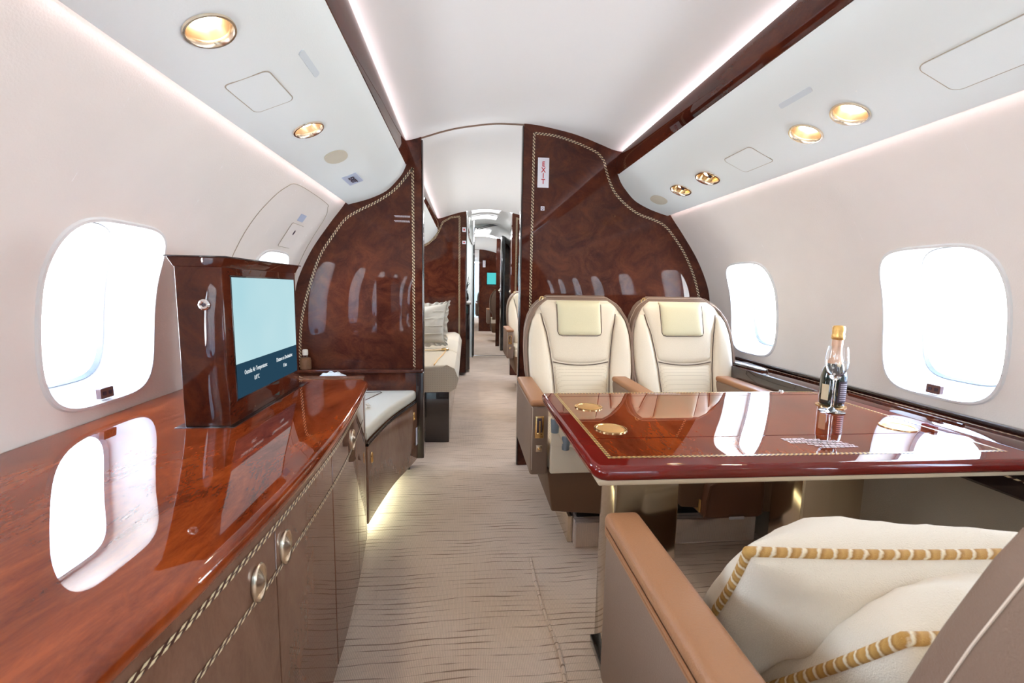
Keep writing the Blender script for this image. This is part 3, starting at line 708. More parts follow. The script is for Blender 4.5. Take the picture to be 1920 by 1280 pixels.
# ---------------------------------------------------------------- downlights, speakers, labels on the overhead panels
seen={(-1,.917):'large round gold downlight nearest on the left overhead panel, beside a hatch',(-1,1.428):'round gold downlight farther along the left overhead panel, before the speaker oval',
(1,1.090):'nearer of two round gold downlights on the right overhead panel',(1,1.238):'farther of two round gold downlights on the right overhead panel',
(1,1.760):'larger rounded gold eyeball spotlight on right overhead panel, nearer the hatch',(1,1.985):'smaller rounded gold eyeball spotlight on right overhead panel, beside the speaker oval'}
S0=PSU.sx(.715); NX,NZ=PSU.nrm(S0)
for sd,y,k in DL:
    if not(-1.5<y<4.7): continue
    c=SP(PSU,sd,y,S0,0); ax=Vector((sd*NX,0,NZ)).normalized()    # axis into the cabin
    lab=seen.get((sd,y)); grp='round downlights' if k=='r' else 'eyeball spotlights'
    if not lab: lab='small gold downlight on the %s overhead panel %s'%('left' if sd<0 else 'right','beyond the burl partition' if y>2.4 else 'out of frame above the camera'); grp='other downlights'
    d=empty('downlight' if k=='r' else 'eyeball_spotlight',c,lab,'downlight',grp)
    n=32
    def ring(nm,specs,mat):
        vs=[];fs=[]
        for sc2,off in specs:
            for dy,ds in dshape(k,sc2): vs.append(SP(PSU,sd,y+dy,S0+ds,off))
        for r in range(len(specs)-1):
            for i in range(n): fs.append((r*n+i,r*n+(i+1)%n,(r+1)*n+(i+1)%n,(r+1)*n+i))
        return mk(nm,vs,fs,mat,d)
    ring('bezel',[(1.04,.0003),(1.02,.004),(.93,.004),(.86,.0),(.84,-.006)],'champagne_metal')
    ring('reflector',[(.86,-.004),(.78,-.016),(.62,-.028),(.50,-.034)],'reflector_gold' if k=='r' else 'brass')
    if k=='r':
        lathe('lamp_bulb',[(0,-.016),(.017,-.017),(.021,-.020),(.021,-.034)],c,'bulb_glow',d,axis=ax,seg=20)
    else:
        lathe('eyeball',[(0,-.004),(.012,-.006),(.019,-.014),(.022,-.024),(.02,-.034)],c+Vector((0,-.016,0)),'brass',d,axis=ax,seg=20)
        lathe('swivel_pin',[(0,.002),(.007,.001),(.007,-.01)],c+Vector((0,-.016,0)),'ink_dark',d,axis=ax,seg=12)
        lathe('lamp_bulb',[(0,-.020),(.012,-.021),(.016,-.026),(.016,-.032)],c+Vector((0,.020,0)),'bulb_glow',d,axis=ax,seg=20)
    lathe_open('housing',[(.048,-.034),(.048,-.05),(.001,-.05)],c,'champagne_metal',d,axis=ax,seg=16)
    l=bpy.data.lights.new('downlight_lamp','SPOT'); l.energy=2.5 if k=='r' else 1.5; l.color=(1,.86,.66); l.spot_size=1.9; l.spot_blend=.7; l.shadow_soft_size=.02
    lo=bpy.data.objects.new('downlight_lamp',l); COL.objects.link(lo); lo.location=c+ax*(-.015 if k=='r' else .002); lo.rotation_euler=ax.to_track_quat('-Z','Y').to_euler()
for sd,y,lab in ((-1,1.705,'oval beige speaker grille on left overhead panel before the EXIT label'),(1,2.215,'oval beige speaker grille on right overhead panel next to the partition')):
    o=patch('speaker_grille',PSU,sd,y,PSU.sx(.714),superell(.118,.080,2.2,32),.0025,'speaker_cloth',rings=3); tag(o,lab,'speaker')
# blue EXIT label on left panel
o=patch('exit_label',PSU,-1,2.008,PSU.sx(.731),rrect(.135,.062,.003,3),.002,'sign_blue',rings=2); tag(o,'pale blue EXIT label on left overhead panel above the hatch','sign')
cc=SP(PSU,-1,2.008,PSU.sx(.731),.0035); tdir=(SP(PSU,-1,2.008,PSU.sx(.745))-SP(PSU,-1,2.008,PSU.sx(.715))).normalized()
text('letters','EXIT',.032,'ink_dark',cc+tdir*.011,(0,1,0),-tdir,o,bold=.0006,stretch=1.3)
def outline_groove(name,pr,sd,yc,s,w,h,r,mat,parent,t=.0011):
    ol=rrect(w,h,r,6); pts=[SP(pr,sd,yc+a,s+b,.0008) for a,b in ol]; return tube(name,pts,t,mat,parent,seg=5,closed=True)
def hatch(pr,sd,yc,s,w,h,r,lab,gm='groove_tan',mat='panel_white'):
    o=empty('access_hatch',SP(pr,sd,yc,s,0),lab,'hatch'); patch('hatch_cover',pr,sd,yc,s,rrect(w,h,r,6),.0018,mat,o,rings=3); outline_groove('hatch_joint',pr,sd,yc,s,w+.003,h+.003,r+.001,gm,o)
    return o
hatch(PSU,-1,1.163,PSU.sx(.733),.150,.100,.014,'square access hatch outlined on left overhead panel between downlights')
hatch(PSU,1,1.505,PSU.sx(.716),.150,.096,.014,'small square access hatch outlined on right overhead panel')
hatch(PSU,1,.765,PSU.sx(.726),.250,.105,.016,'large rectangular access hatch on right overhead panel near the camera')
for sd,y,lab in ((-1,1.163,'clear notched tag on left overhead panel by the wooden strip'),(1,1.17,'clear notched tag on right overhead panel by the wooden strip')):
    o=patch('clear_tag',PSU,sd,y,PSU.sx(.622),rrect(.115,.016,.006,4),.002,'clear_label',rings=2); tag(o,lab,'label')
# emergency hatch on left wall
eh=empty('emergency_hatch',SP(WALL,-1,2.05,WALL.sz(1.25)),'large rounded emergency exit hatch outlined in the left wall','hatch')
zt=[(1.70,.92),(1.70,1.18),(1.715,1.28),(1.76,1.352),(1.84,1.378),(2.18,1.374),(2.24,1.36),(2.285,1.33),(2.305,1.27),(2.33,1.10),(2.345,.92)]
hp=[SP(WALL,-1,v.x,WALL.sz(v.y),.001) for v in catmull([(a,b,0) for a,b in zt],6)]
tube('hatch_joint',hp,.0014,'groove_tan',eh,seg=5)
patch('handle_cover',WALL,-1,2.07,WALL.sz(1.21),rrect(.125,.115,.008,4),.003,'cream_wall',eh,rings=2); outline_groove('cover_joint',WALL,-1,2.07,WALL.sz(1.21),.128,.118,.009,'groove_tan',eh,.0010)
patch('handle_slot',WALL,-1,2.075,WALL.sz(1.225),superell(.012,.024,2,16),.0042,'ink_dark',eh,rings=1)
lb=patch('instruction_label',WALL,-1,2.06,WALL.sz(1.285),rrect(.06,.035,.002,3),.002,'sign_blue',eh,rings=2)

#PART3
# ================================================================ left side: worktop, sideboard, screen cabinet, bench
def xf(pts,y):
    for (ya,xa),(yb,xb) in zip(pts,pts[1:]):
        if y<=yb: return xa+(xb-xa)*(y-ya)/(yb-ya)
    return pts[-1][1]
front=[(v.x,v.y) for v in catmull([(-.7,-.355,0),(.0,-.345,0),(.37,-.333,0),(.53,-.318,0),(.75,-.308,0),(1.05,-.312,0),(1.30,-.330,0),(1.50,-.352,0),(1.67,-.374,0)],8)]   # (y,x)
XW=-.885
yend=1.588
topf=[(x+.020,y) for y,x in front if y<1.57]+[(xf(front,yend)+.012,yend)]
poly=topf+[(XW,yend),(XW,-.7)]
wt=prism('worktop',poly,.636,.667,'burl_lit',axis='z',r=.0135,seg=4,filt=lambda e: horiz(e) and min(v.co.x for v in e.verts)>XW+.05)
tag(wt,'long glossy reddish burl worktop along the left wall carrying the screen','worktop')
sb=empty('sideboard',(-.6,.5,0),'long glossy brown sideboard with oval pulls and rope inlay under the left worktop','sideboard')
bodyp=[(x-.012,y) for y,x in front]+[(-.80,1.67),(-.80,-.7)]
prism('carcass',bodyp,.055,.636,'black_lacquer',sb); 
prism('plinth',[(x-.03,y) for y,x in front]+[(XW+.05,1.65),(XW+.05,-.7)],0,.055,'black_lacquer',sb)
prism('end_panel',[(xf(front,1.589),1.589),(-.374,1.672),(-.80,1.672),(-.80,1.589)],.056,.665,'brown_veneer',sb,r=.002,seg=2)
seams=[-.7,-.20,.30,.715,1.035,1.37,1.588]
for i,(a,b) in enumerate(zip(seams,seams[1:])):
    a2,b2=a+(.003 if a==1.035 else .0012),b-(.003 if b==1.035 else .0012)
    pts=[(xf(front,a2),a2)]+[(x,y) for y,x in front if a2<y<b2]+[(xf(front,b2),b2)]
    d=prism('door',pts+[(x-.011,y) for x,y in reversed(pts)],.058,.634,'brown_veneer',sb,r=.0012,seg=1)
    if i in (0,1,2,3,4): 
        py={0:-.26,1:.24,2:.655,3:.748,4:1.29}[i]
        x=xf(front,py); pz=.552
        ax=Vector((1,0,0))
        def oval(nm,specs,mat,par):
            vs=[];fs=[];n=28
            for k,dx in specs:
                for j in range(n):
                    t=2*PI*j/n; vs.append((x+dx,py+.0195*k*math.cos(t),pz+.0305*k*math.sin(t)))
            for r in range(len(specs)-1):
                for j in range(n): fs.append((r*n+j,r*n+(j+1)%n,(r+1)*n+(j+1)%n,(r+1)*n+j))
            if specs[-1][0]<.05: pass
            return mk(nm,vs,fs,mat,par)
        pu=oval('pull',[(1.0,.0),(1.0,.004),(.94,.006),(.84,.005),(.80,.002),(.6,.003),(.3,.009),(.001,.011)],'champagne_metal',d)
for z,wd in ((.606,.0095),(.527,.0085)):
    ribbon('inlay_strip',[(x+.0006,y,z) for y,x in front if y<1.585],(1,0,.0001),wd,'inlay',sb,lift=.0003)
# pop-up screen cabinet
ts=empty('screen_cabinet',(-.595,1.28,.667),'burl pop-up cabinet with lit blue flight information screen on left worktop','screen')
x0,x1,y0,y1=-.646,-.546,1.066,1.498
rbox('cabinet_body',x0,x1,y0,y1,.667,1.036,.003,'burl',ts)
hexa('crown',[(x0-.001,y0-.001,1.034),(x1+.001,y0-.001,1.034),(x1+.001,y1+.001,1.034),(x0-.001,y1+.001,1.034),(x0-.012,y0-.004,1.056),(x1+.010,y0-.004,1.056),(x1+.010,y1+.012,1.056),(x0-.012,y1+.012,1.056)],.002,'burl',ts)
rbox('lid_plate',x0-.016,x1+.014,y0-.007,y1+.016,1.056,1.059,.001,'dark_lacquer',ts)
rbox('slot_plate',x0-.016,x1+.014,y0-.012,y1+.055,.667,.6684,.0005,'black_lacquer',ts)
xs=x1+.0004; 
rbox('screen_bezel',x1-.002,x1+.0012,1.100,1.487,.717,1.017,.001,'black_lacquer',ts)
xs=x1+.0016
ys0,ys1,zs0,zs1,zm=1.103,1.480,.722,1.013,.806
mk('display',[(xs,ys0,zm),(xs,ys1,zm),(xs,ys1,zs1),(xs,ys0,zs1)],[(0,1,2,3)],'screen_blue',ts,smooth=False)
bar=mk('display_bar',[(xs,ys0,zs0),(xs,ys1,zs0),(xs,ys1,zm),(xs,ys0,zm)],[(0,1,2,3)],'screen_navy',ts,smooth=False)
for s,yy,zz in (('Outside Air Temperature:',1.203,.775),('0.0\u00b0C',1.203,.752),('Distance to Destination:',1.385,.775),('0 km',1.385,.752)):
    text('screen_line',s,.0165,'screen_text',(xs+.0005,yy,zz),(0,1,0),(0,0,1),ts,stretch=.72,depth=.0002)
lathe('jack_socket',[(.0125,0),(.0125,.003),(.009,.005),(.005,.004),(.004,.001),(0,.001)],(-.586,y0,.950),'chrome',ts,axis=(0,-1,0),seg=24)
lathe('jack_hole',[(0.0035,0),(0.0035,.0045),(0,.0045)],(-.586,y0,.950),'ink_dark',ts,axis=(0,-1,0),seg=12)
# bench
be=empty('corner_bench',(-.6,2.03,.07),'cream leather corner bench with curved glossy brown front before left partition','bench')
bf=[(v.x,v.y) for v in catmull([(-.374,1.675,0),(-.358,1.83,0),(-.328,2.04,0),(-.277,2.25,0),(-.247,2.396,0)],8)]
prism('bench_front',bf+[(-.80,2.396),(-.80,1.675)],.075,.392,'brown_veneer',be,r=.002,seg=2)
tube('front_rail',[(x+.002,y,.395) for x,y in bf],.0065,'black_lacquer',be,seg=8)
prism('seat_cushion',[(x-.006,y) for x,y in bf if y<2.35]+[(-.283,2.392),(XW+.02,2.392),(XW+.02,1.678)],.396,.450,'white_leather',be,r=.016,seg=4,filt=horiz)
tube('corner_zip',[(-.3805,1.695,.398),(-.3805,1.695,.435)],.0035,'taupe_leather',be,seg=6)
for yy,zz,xo in ((2.30,.325,0),(1.735,.325,0)):
    i=min(range(len(bf)),key=lambda q:abs(bf[q][1]-yy)); x,y=bf[i]; tx=Vector((bf[i+1][0]-bf[i-1][0],bf[i+1][1]-bf[i-1][1],0)).normalized(); nn=Vector((tx.y,-tx.x,0))
    c=Vector((x,y,zz))+nn*.001
    pts=[c+tx*(.010*math.cos(t))+Vector((0,0,.021*math.sin(t))) for t in [2*PI*k/20 for k in range(20)]]
    pb=tube('latch',pts,.0028,'brass',be,seg=6,closed=True); tube('latch_bar',[c-Vector((0,0,.018))+nn*.002,c+Vector((0,0,.018))+nn*.002],.004,'brass',pb,seg=6)
i=min(range(len(bf)),key=lambda q:abs(bf[q][1]-2.33)); x,y=bf[i]
tx=Vector((bf[i+1][0]-bf[i-1][0],bf[i+1][1]-bf[i-1][1],0)).normalized(); nn=Vector((tx.y,-tx.x,0)); c=Vector((x,y,.205))+nn*.002
vv=[c+tx*a+Vector((0,0,b)) for a,b in ((-.013,-.048),(.013,-.048),(.013,.048),(-.013,.048))]
st=mk('sticker',vv,[(0,1,2,3)],'sign_white',be,smooth=False)
printlines('print_mark',[(-.03,.03,.0)],c+nn*.0005,(0,0,1),-tx,'ink_dark',st,h=.003,seed=5)
rbox('bench_foot',-.33,-.30,2.37,2.393,.0,.078,.003,'black_lacquer',be)
rbox('bench_plinth',-.80,-.55,1.72,2.30,.0,.076,.003,'black_lacquer',be)
# seam and belt slot on the bench top
tube('cushion_seam',[(-.56,2.30,.4505),(-.44,2.31,.4508),(-.432,2.30,.4508),(-.50,2.08,.4505)],.0022,'thread_dark',be,seg=5)
tube('cushion_seam',[(-.56,2.25,.4505),(-.54,2.26,.4506),(-.60,2.12,.4505)],.0018,'thread_light',be,seg=5)
# ledge in front of left partition
lg=empty('side_ledge',(-.56,2.36,.45),'dark burl ledge with raised riser at the foot of left partition','ledge')
rbox('ledge_riser',-.86,-.232,2.345,2.397,.398,.548,.003,'burl_shaded',lg); rbox('ledge_top',-.88,-.226,2.330,2.398,.545,.563,.006,'burl_shaded',lg)
rbox('ledge_post',-.262,-.222,2.34,2.397,.075,.546,.004,'dark_lacquer',lg)
# reed diffuser style bottle in wicker
wb=empty('wicker_bottle',(-.826,2.364,.563),'small bottle in brown wicker sleeve with white stopper behind the screen','bottle')
lathe('wicker_sleeve',[(0,0),(.024,0),(.027,.02),(.025,.055),(.020,.060),(0,.060)],(-.826,2.364,.563),'wicker',wb)
lathe('bottle_neck',[(.012,.058),(.012,.072),(.010,.076)],(-.826,2.364,.563),'clear_glass',wb); lathe('stopper',[(0,.073),(.013,.073),(.014,.080),(.014,.098),(.011,.102),(0,.102)],(-.826,2.364,.563),'cork_white',wb)
for k in range(16):
    z=.563+.004+.0035*k; r=.0265 if k<13 else .024
    tube('wicker_strand',[(-.826+r*math.cos(a),2.364+r*math.sin(a),z+(.0008 if q%2 else -.0008)) for q,a in enumerate([2*PI*j/20 for j in range(20)])],.0016,'wicker',wb,seg=4,closed=True)
# lace cushion on the bench behind the worktop
def cushion(name,c,w,h,T,ex,ey,mat,parent=None,pw=.75,n=22,sag=0,wr=0,seed=0,corner=.10):
    """soft square cushion; ex,ey span its plane, thickness along ex x ey. returns mesh + rim points"""
    ex=Vector(ex).normalized(); ey=Vector(ey).normalized(); nz=ex.cross(ey); rnd=random.Random(seed); c=Vector(c)
    ph=[rnd.uniform(0,6.28) for _ in range(6)]
    def outl(u,v):      # u,v in [-1,1]; pulls the sides in, leaves the corners out
        x=u*(1-corner*(1-u*u)*0-corner*(1-v*v)*-0)*1.0; 
        x=u*(1-corner*(1-v*v)); y=v*(1-corner*(1-u*u)); return x*w/2,y*h/2
    def prof(u,v): return (max(0,(1-u*u)*(1-v*v)))**.42
    vs=[];fs=[];W=n+1
    for s in (1,-1):
        for j in range(W):
            for i in range(W):
                u=-math.cos(PI*i/n); v=-math.cos(PI*j/n); x,y=outl(u,v); p=prof(u,v)
                f=p*T/2*(1+ wr*math.sin(5*u+3*v+ph[0])*.10+wr*.10*math.sin(-4*u+6*v+ph[1]))
                f+=wr*.006*p*math.sin(11*u*(1.2-abs(v))+ph[2])*(abs(v)**1.5)+wr*.0035*p*(1-abs(math.sin(13*u+6*v+ph[4])))*(.3+abs(v))+wr*.003*p*(1-abs(math.sin(9*u-11*v+ph[5])))*(abs(v)**2)+wr*.006*p*math.sin(10*v+ph[3])*(abs(u)**2)
                vs.append(c+ex*x+ey*(y-sag*(1-v*v)*0)+nz*(s*f))
    for s in range(2):
        b=s*W*W
        for j in range(n):
            for i in range(n):
                a=b+j*W+i; q=(a,a+1,a+W+1,a+W); fs.append(q if s==0 else q[::-1])
    rim=[]
    for k in range(4*n):
        e=k//n; t=-math.cos(PI*(k%n)/n); u,v=((t,-1),(1,t),(-t,1),(-1,-t))[e]; x,y=outl(u,v); rim.append(c+ex*x+ey*y)
    o=mk(name,vs,fs,mat,parent); return o,rim
lacec=empty('lace_cushion',(-.645,2.18,.452),'white crocheted cushion with rounded top standing on the corner bench','cushion')
def dome(name,cx_,y_,z0,w,h,T,mat,par):
    F=lambda x,t,d:Vector((cx_+x,y_-d,z0+t))
    hw=interp([(0,w*.48),(.5,w*.5),(.8,w*.40),(.93,w*.27),(1,w*.12)])
    for s in (1,-1):
        F=lambda x,t,d,s=s:Vector((cx_+x,y_-s*d,z0+t)); pad(name,lambda v:-hw(v),lambda v:hw(v),0,h,T/2,mat,par,F,nu=16,nv=16,pu=2.4,pv=2.6,back=.0)
dome('cushion_cover',-.645,2.20,.452,.19,.122,.10,'white_cloth',lacec)
tube('lace_edge',[(-.645+.092*math.cos(a)*(1+.03*math.sin(16*a)),2.20,.47+.104*abs(math.sin(a))**.8*(1+.04*math.sin(16*a))) for a in [PI*k/60 for k in range(61)]],.005,'white_cloth',lacec,seg=6)
tb=empty('tassel',(-.455,2.0,.452),'small cream thread tassel lying on the bench seat','tassel')
rnd=random.Random(4)
for k in range(26):
    a=rnd.uniform(0,2*PI); l=rnd.uniform(.018,.034); p=Vector((-.455,2.0,.462)); e=p+Vector((l*math.cos(a),l*math.sin(a)*1.2,rnd.uniform(-.008,.012))); mid=(p+e)/2+Vector((0,0,.006))
    tube('thread',[p,mid,e],.0018,'linen',tb,seg=4)

# ================================================================ right side: ledge, table, seats
rl=empty('window_ledge',(1.32,.85,.55),'dark burl ledge with rope inlay along the right wall under the windows','ledge')
prism('ledge_top',[(1.247,.652),(1.249,.657),(1.300,.661),(1.386,.661),(1.386,.630),(1.247,.630)],-.7,2.395,'burl',rl,axis='y',r=.002,seg=2)
prism('ledge_front',[(1.222,.560),(1.226,.552),(1.236,.552),(1.250,.631),(1.250,.656),(1.240,.657),(1.236,.640)],-.7,2.395,'dark_lacquer',rl,axis='y',r=.001,seg=1)
prism('ledge_base',[(1.238,.552),(1.386,.552),(1.386,.631),(1.249,.631)],-.7,2.395,'dark_lacquer',rl,axis='y')
rbox('wall_rail',1.366,1.388,-.7,2.394,.661,.673,.003,'dark_lacquer',rl)
ribbon('inlay_strip',[(1.345,-.6,.6613),(1.345,2.39,.6613)],(0,0,1),.010,'inlay',rl)
ribbon('inlay_strip',[(1.2285,-.6,.597),(1.2285,2.39,.597)],(-.98,0,.2),.010,'inlay',rl)
tube('cover_bead',[(1.30,y,.661) for y in (1.0,1.35)],.006,'burl',rl,seg=8)
oc=empty('oval_storage_lid',(1.30,1.95,.661),'dark oval lid set in right ledge beside the far seat','lid')
lathe('lid_top',[(0,.009),(.7,.009),(.95,.007),(1,.0)],(0,0,0),'burl',None) if False else None
vs=[];fs=[];n=36
for k,z in ((1,.0),(.98,.006),(.9,.009),(.5,.010),(.02,.0105)):
    for j in range(n): t=2*PI*j/n; vs.append((1.295+.038*k*math.cos(t),1.93+.17*k*math.sin(t),.661+z))
for r in range(4):
    for j in range(n): fs.append((r*n+j,r*n+(j+1)%n,(r+1)*n+(j+1)%n,(r+1)*n+j))
mk('lid_plate',vs,fs,'dark_lacquer',oc)

tbl=empty('conference_table',(.73,1.09,0),'glossy burl conference table with rope inlay, brass cup holders and two metal legs','table')
TX0,TX1,TY0,TY1=.243,1.236,.788,1.412
def leaf(ya,yb,first,last):
    c=.018
    pol=[]
    if first: pol+=[(TX0+.030,ya),(TX1,ya-.012)] 
    else: pol+=[(TX0+.003,ya),(TX1,ya)]
    if last: pol+=[(TX1,yb),(TX0+.02,yb),(TX0+.008,yb-.006),(TX0+.004,yb-.018)]
    else: pol+=[(TX1,yb),(TX0+.002,yb)]
    if first: pol+=[(TX0+.003,ya+.040),(TX0+.008,ya+.018),(TX0+.016,ya+.006)]
    def f(e):
        a,b=e.verts[0].co,e.verts[1].co
        if abs(a.z-b.z)>1e-6: return False
        if not first and abs(a.y-ya)<1e-5 and abs(b.y-ya)<1e-5: return False
        if not last and abs(a.y-yb)<1e-5 and abs(b.y-yb)<1e-5: return False
        if a.x>TX1-1e-4 and b.x>TX1-1e-4: return False
        return True
    return prism('leaf',pol,.631,.660,'mahogany',tbl,r=.0125,seg=4,filt=f)
yA,yB=.956,1.352
leaf(TY0,yA-.0008,True,False); leaf(yA+.0008,yB-.0008,False,False); leaf(yB+.0008,TY1,False,True)
# burl veneer fields inside the inlay
ix0n,ix0f,ix1=.293,.290,1.190
for a,b in ((.842,yA-.002),(yA+.002,yB-.002),(yB+.002,1.392)):
    mk('veneer_field',[(ix0n,a,.6603),(ix1,a-(.012 if a<.9 else 0),.6603),(ix1,b,.6603),(ix0f,b,.6603)],[(0,1,2,3)],'burl_lit',tbl,smooth=False)
ribbon('inlay_strip',[(ix0n,.842,.6606),(ix1,.830,.6606),(ix1,1.392,.6606),(ix0f,1.392,.6606)],(0,0,1),.009,'inlay_gold',tbl,closed=True)
hexa('under_panel',[(TX0+.016,TY0+.012,.619),(TX1-.04,TY0+.004,.619),(TX1-.02,TY1-.03,.619),(TX0+.03,TY1-.03,.619),(TX0+.012,TY0+.008,.633),(TX1-.01,TY0-.002,.633),(TX1-.01,TY1-.02,.633),(TX0+.02,TY1-.02,.633)],.004,'beige_panel',tbl)
for x,y in ((.355,1.222),(.355,1.024),(1.114,1.004),(1.110,1.212)):
    g=lathe('cup_holder',[(.040,0),(.040,.0022),(.0375,.003),(.0345,.0022),(.0335,.001),(.028,.0008),(0,.0008)],(x,y,.6603),'brass',tbl,seg=40); lathe('holder_insert',[(.033,.0008),(.031,.0013),(0,.0011)],(x,y,.6604),'cup_gold',g,seg=32)
for xa,xb in ((.366,.530),(.865,1.035)):
    lg_=rbox('table_leg',xa,xb,1.00,1.115,.0,.621,.003,'bronze_mirror',tbl)
    rbox('leg_edge',xa-.0015,xa+.004,.9985,1.003,.02,.612,.001,'champagne_metal',lg_); rbox('leg_foot',xa-.01,xb+.01,.992,1.123,.0,.025,.003,'black_lacquer',lg_)
printlines('printed_notice',[(0,.058,.032),(0,.090,.024),(.002,.122,.014),(0,.13,.005),(.035,.135,-.006),(.045,.14,-.016),(.055,.14,-.026)],(.735,.895,.6606),(1,0,0),(0,1,0),'print_white',tbl,h=.006,seed=9)
printlines('printed_notice',[(0,.10,.004),(.02,.11,-.008)],(.60,1.376,.6606),(1,0,0),(0,1,0),'print_white',tbl,h=.004,seed=2)
# champagne bottle and glass
C=Vector((1.110,1.212,.6636)); bt=empty('champagne_bottle',C,'small dark green champagne bottle with gold foil standing on a brass cup holder','bottle')
lathe('glass_body',[(0,.002),(.028,0),(.0325,.004),(.0335,.012),(.0335,.078),(.033,.090),(.030,.105),(.024,.124),(.018,.142),(.0145,.160),(.0135,.175)],C,'green_glass',bt,seg=36)
lathe_open('neck_foil',[(.0242,.128),(.0188,.142),(.0152,.160),(.0142,.185),(.0142,.205)],C,'peach_foil',bt,seg=30)
lathe('cap_foil',[(.0142,.200),(.0168,.203),(.0172,.212),(.0158,.218),(.0166,.224),(.0168,.236),(.0145,.241),(.006,.243),(0,.243)],C,'gold_foil',bt,seg=30)
def lab(nm,a0,a1,z0,z1,mat,r=.0339):
    n=14; vs=[];
    for z in (z0,z1):
        for i in range(n+1): a=a0+(a1-a0)*i/n; vs.append(C+Vector((r*math.cos(a),r*math.sin(a),z)))
    return mk(nm,vs,[(i,i+1,n+2+i,n+1+i) for i in range(n)],mat,bt)
lab('front_label',PI*.98,PI*1.18,.018,.066,'label_cream')
lb_=lab('back_label',-PI*.60,-PI*.16,.014,.078,'ink_dark')
for k in range(9):
    z=.020+.006*k; lab('label_print',-PI*.55,-PI*(.22+.03*(k%3)),z,z+.0022,'print_white',r=.03415)
lathe('neck_crest',[(0,0),(.006,0),(.005,.0015),(0,.0018)],C+Vector((-.010,-.0255,.125)),'label_cream',bt,axis=(-.4,-.9,.4),seg=12)
G=Vector((1.058,1.150,.6606)); gl=empty('champagne_flute',G,'clear stemmed tulip glass with etched white dots in front of the bottle','glass')
lathe('glass_bowl',[(0,.001),(.030,.001),(.033,.002),(.030,.0035),(.012,.006),(.0045,.012),(.0035,.03),(.0035,.085),(.006,.094),(.014,.101),(.022,.114),(.0275,.132),(.0285,.150),(.0265,.172),(.0235,.190),(.0225,.190),(.0255,.172),(.0275,.150),(.0265,.133),(.021,.116),(.012,.104),(0,.100)],G,'clear_glass',gl,seg=40)
rnd=random.Random(11)
for k in range(11):
    a=-PI/2+rnd.uniform(-1.25,1.15); z=rnd.uniform(.112,.176); r=(.0215 if z<.12 else .0268 if z<.14 else .0288 if z<.160 else .0270)
    nn=Vector((math.cos(a),math.sin(a),0)); lathe('etched_dot',[(.0032,0),(.0030,.0006),(0,.0008)],G+nn*r+Vector((0,0,z)),'white_plastic',gl,axis=nn,seg=12)
bd=empty('table_stud',(1.085,1.395,.6606),'tiny clear stud at the far right corner of the table','stud'); lathe('stud_cap',[(0,.006),(.006,.005),(.009,.0),(.010,0)],(1.085,1.395,.6606),'chrome',bd,seg=16)

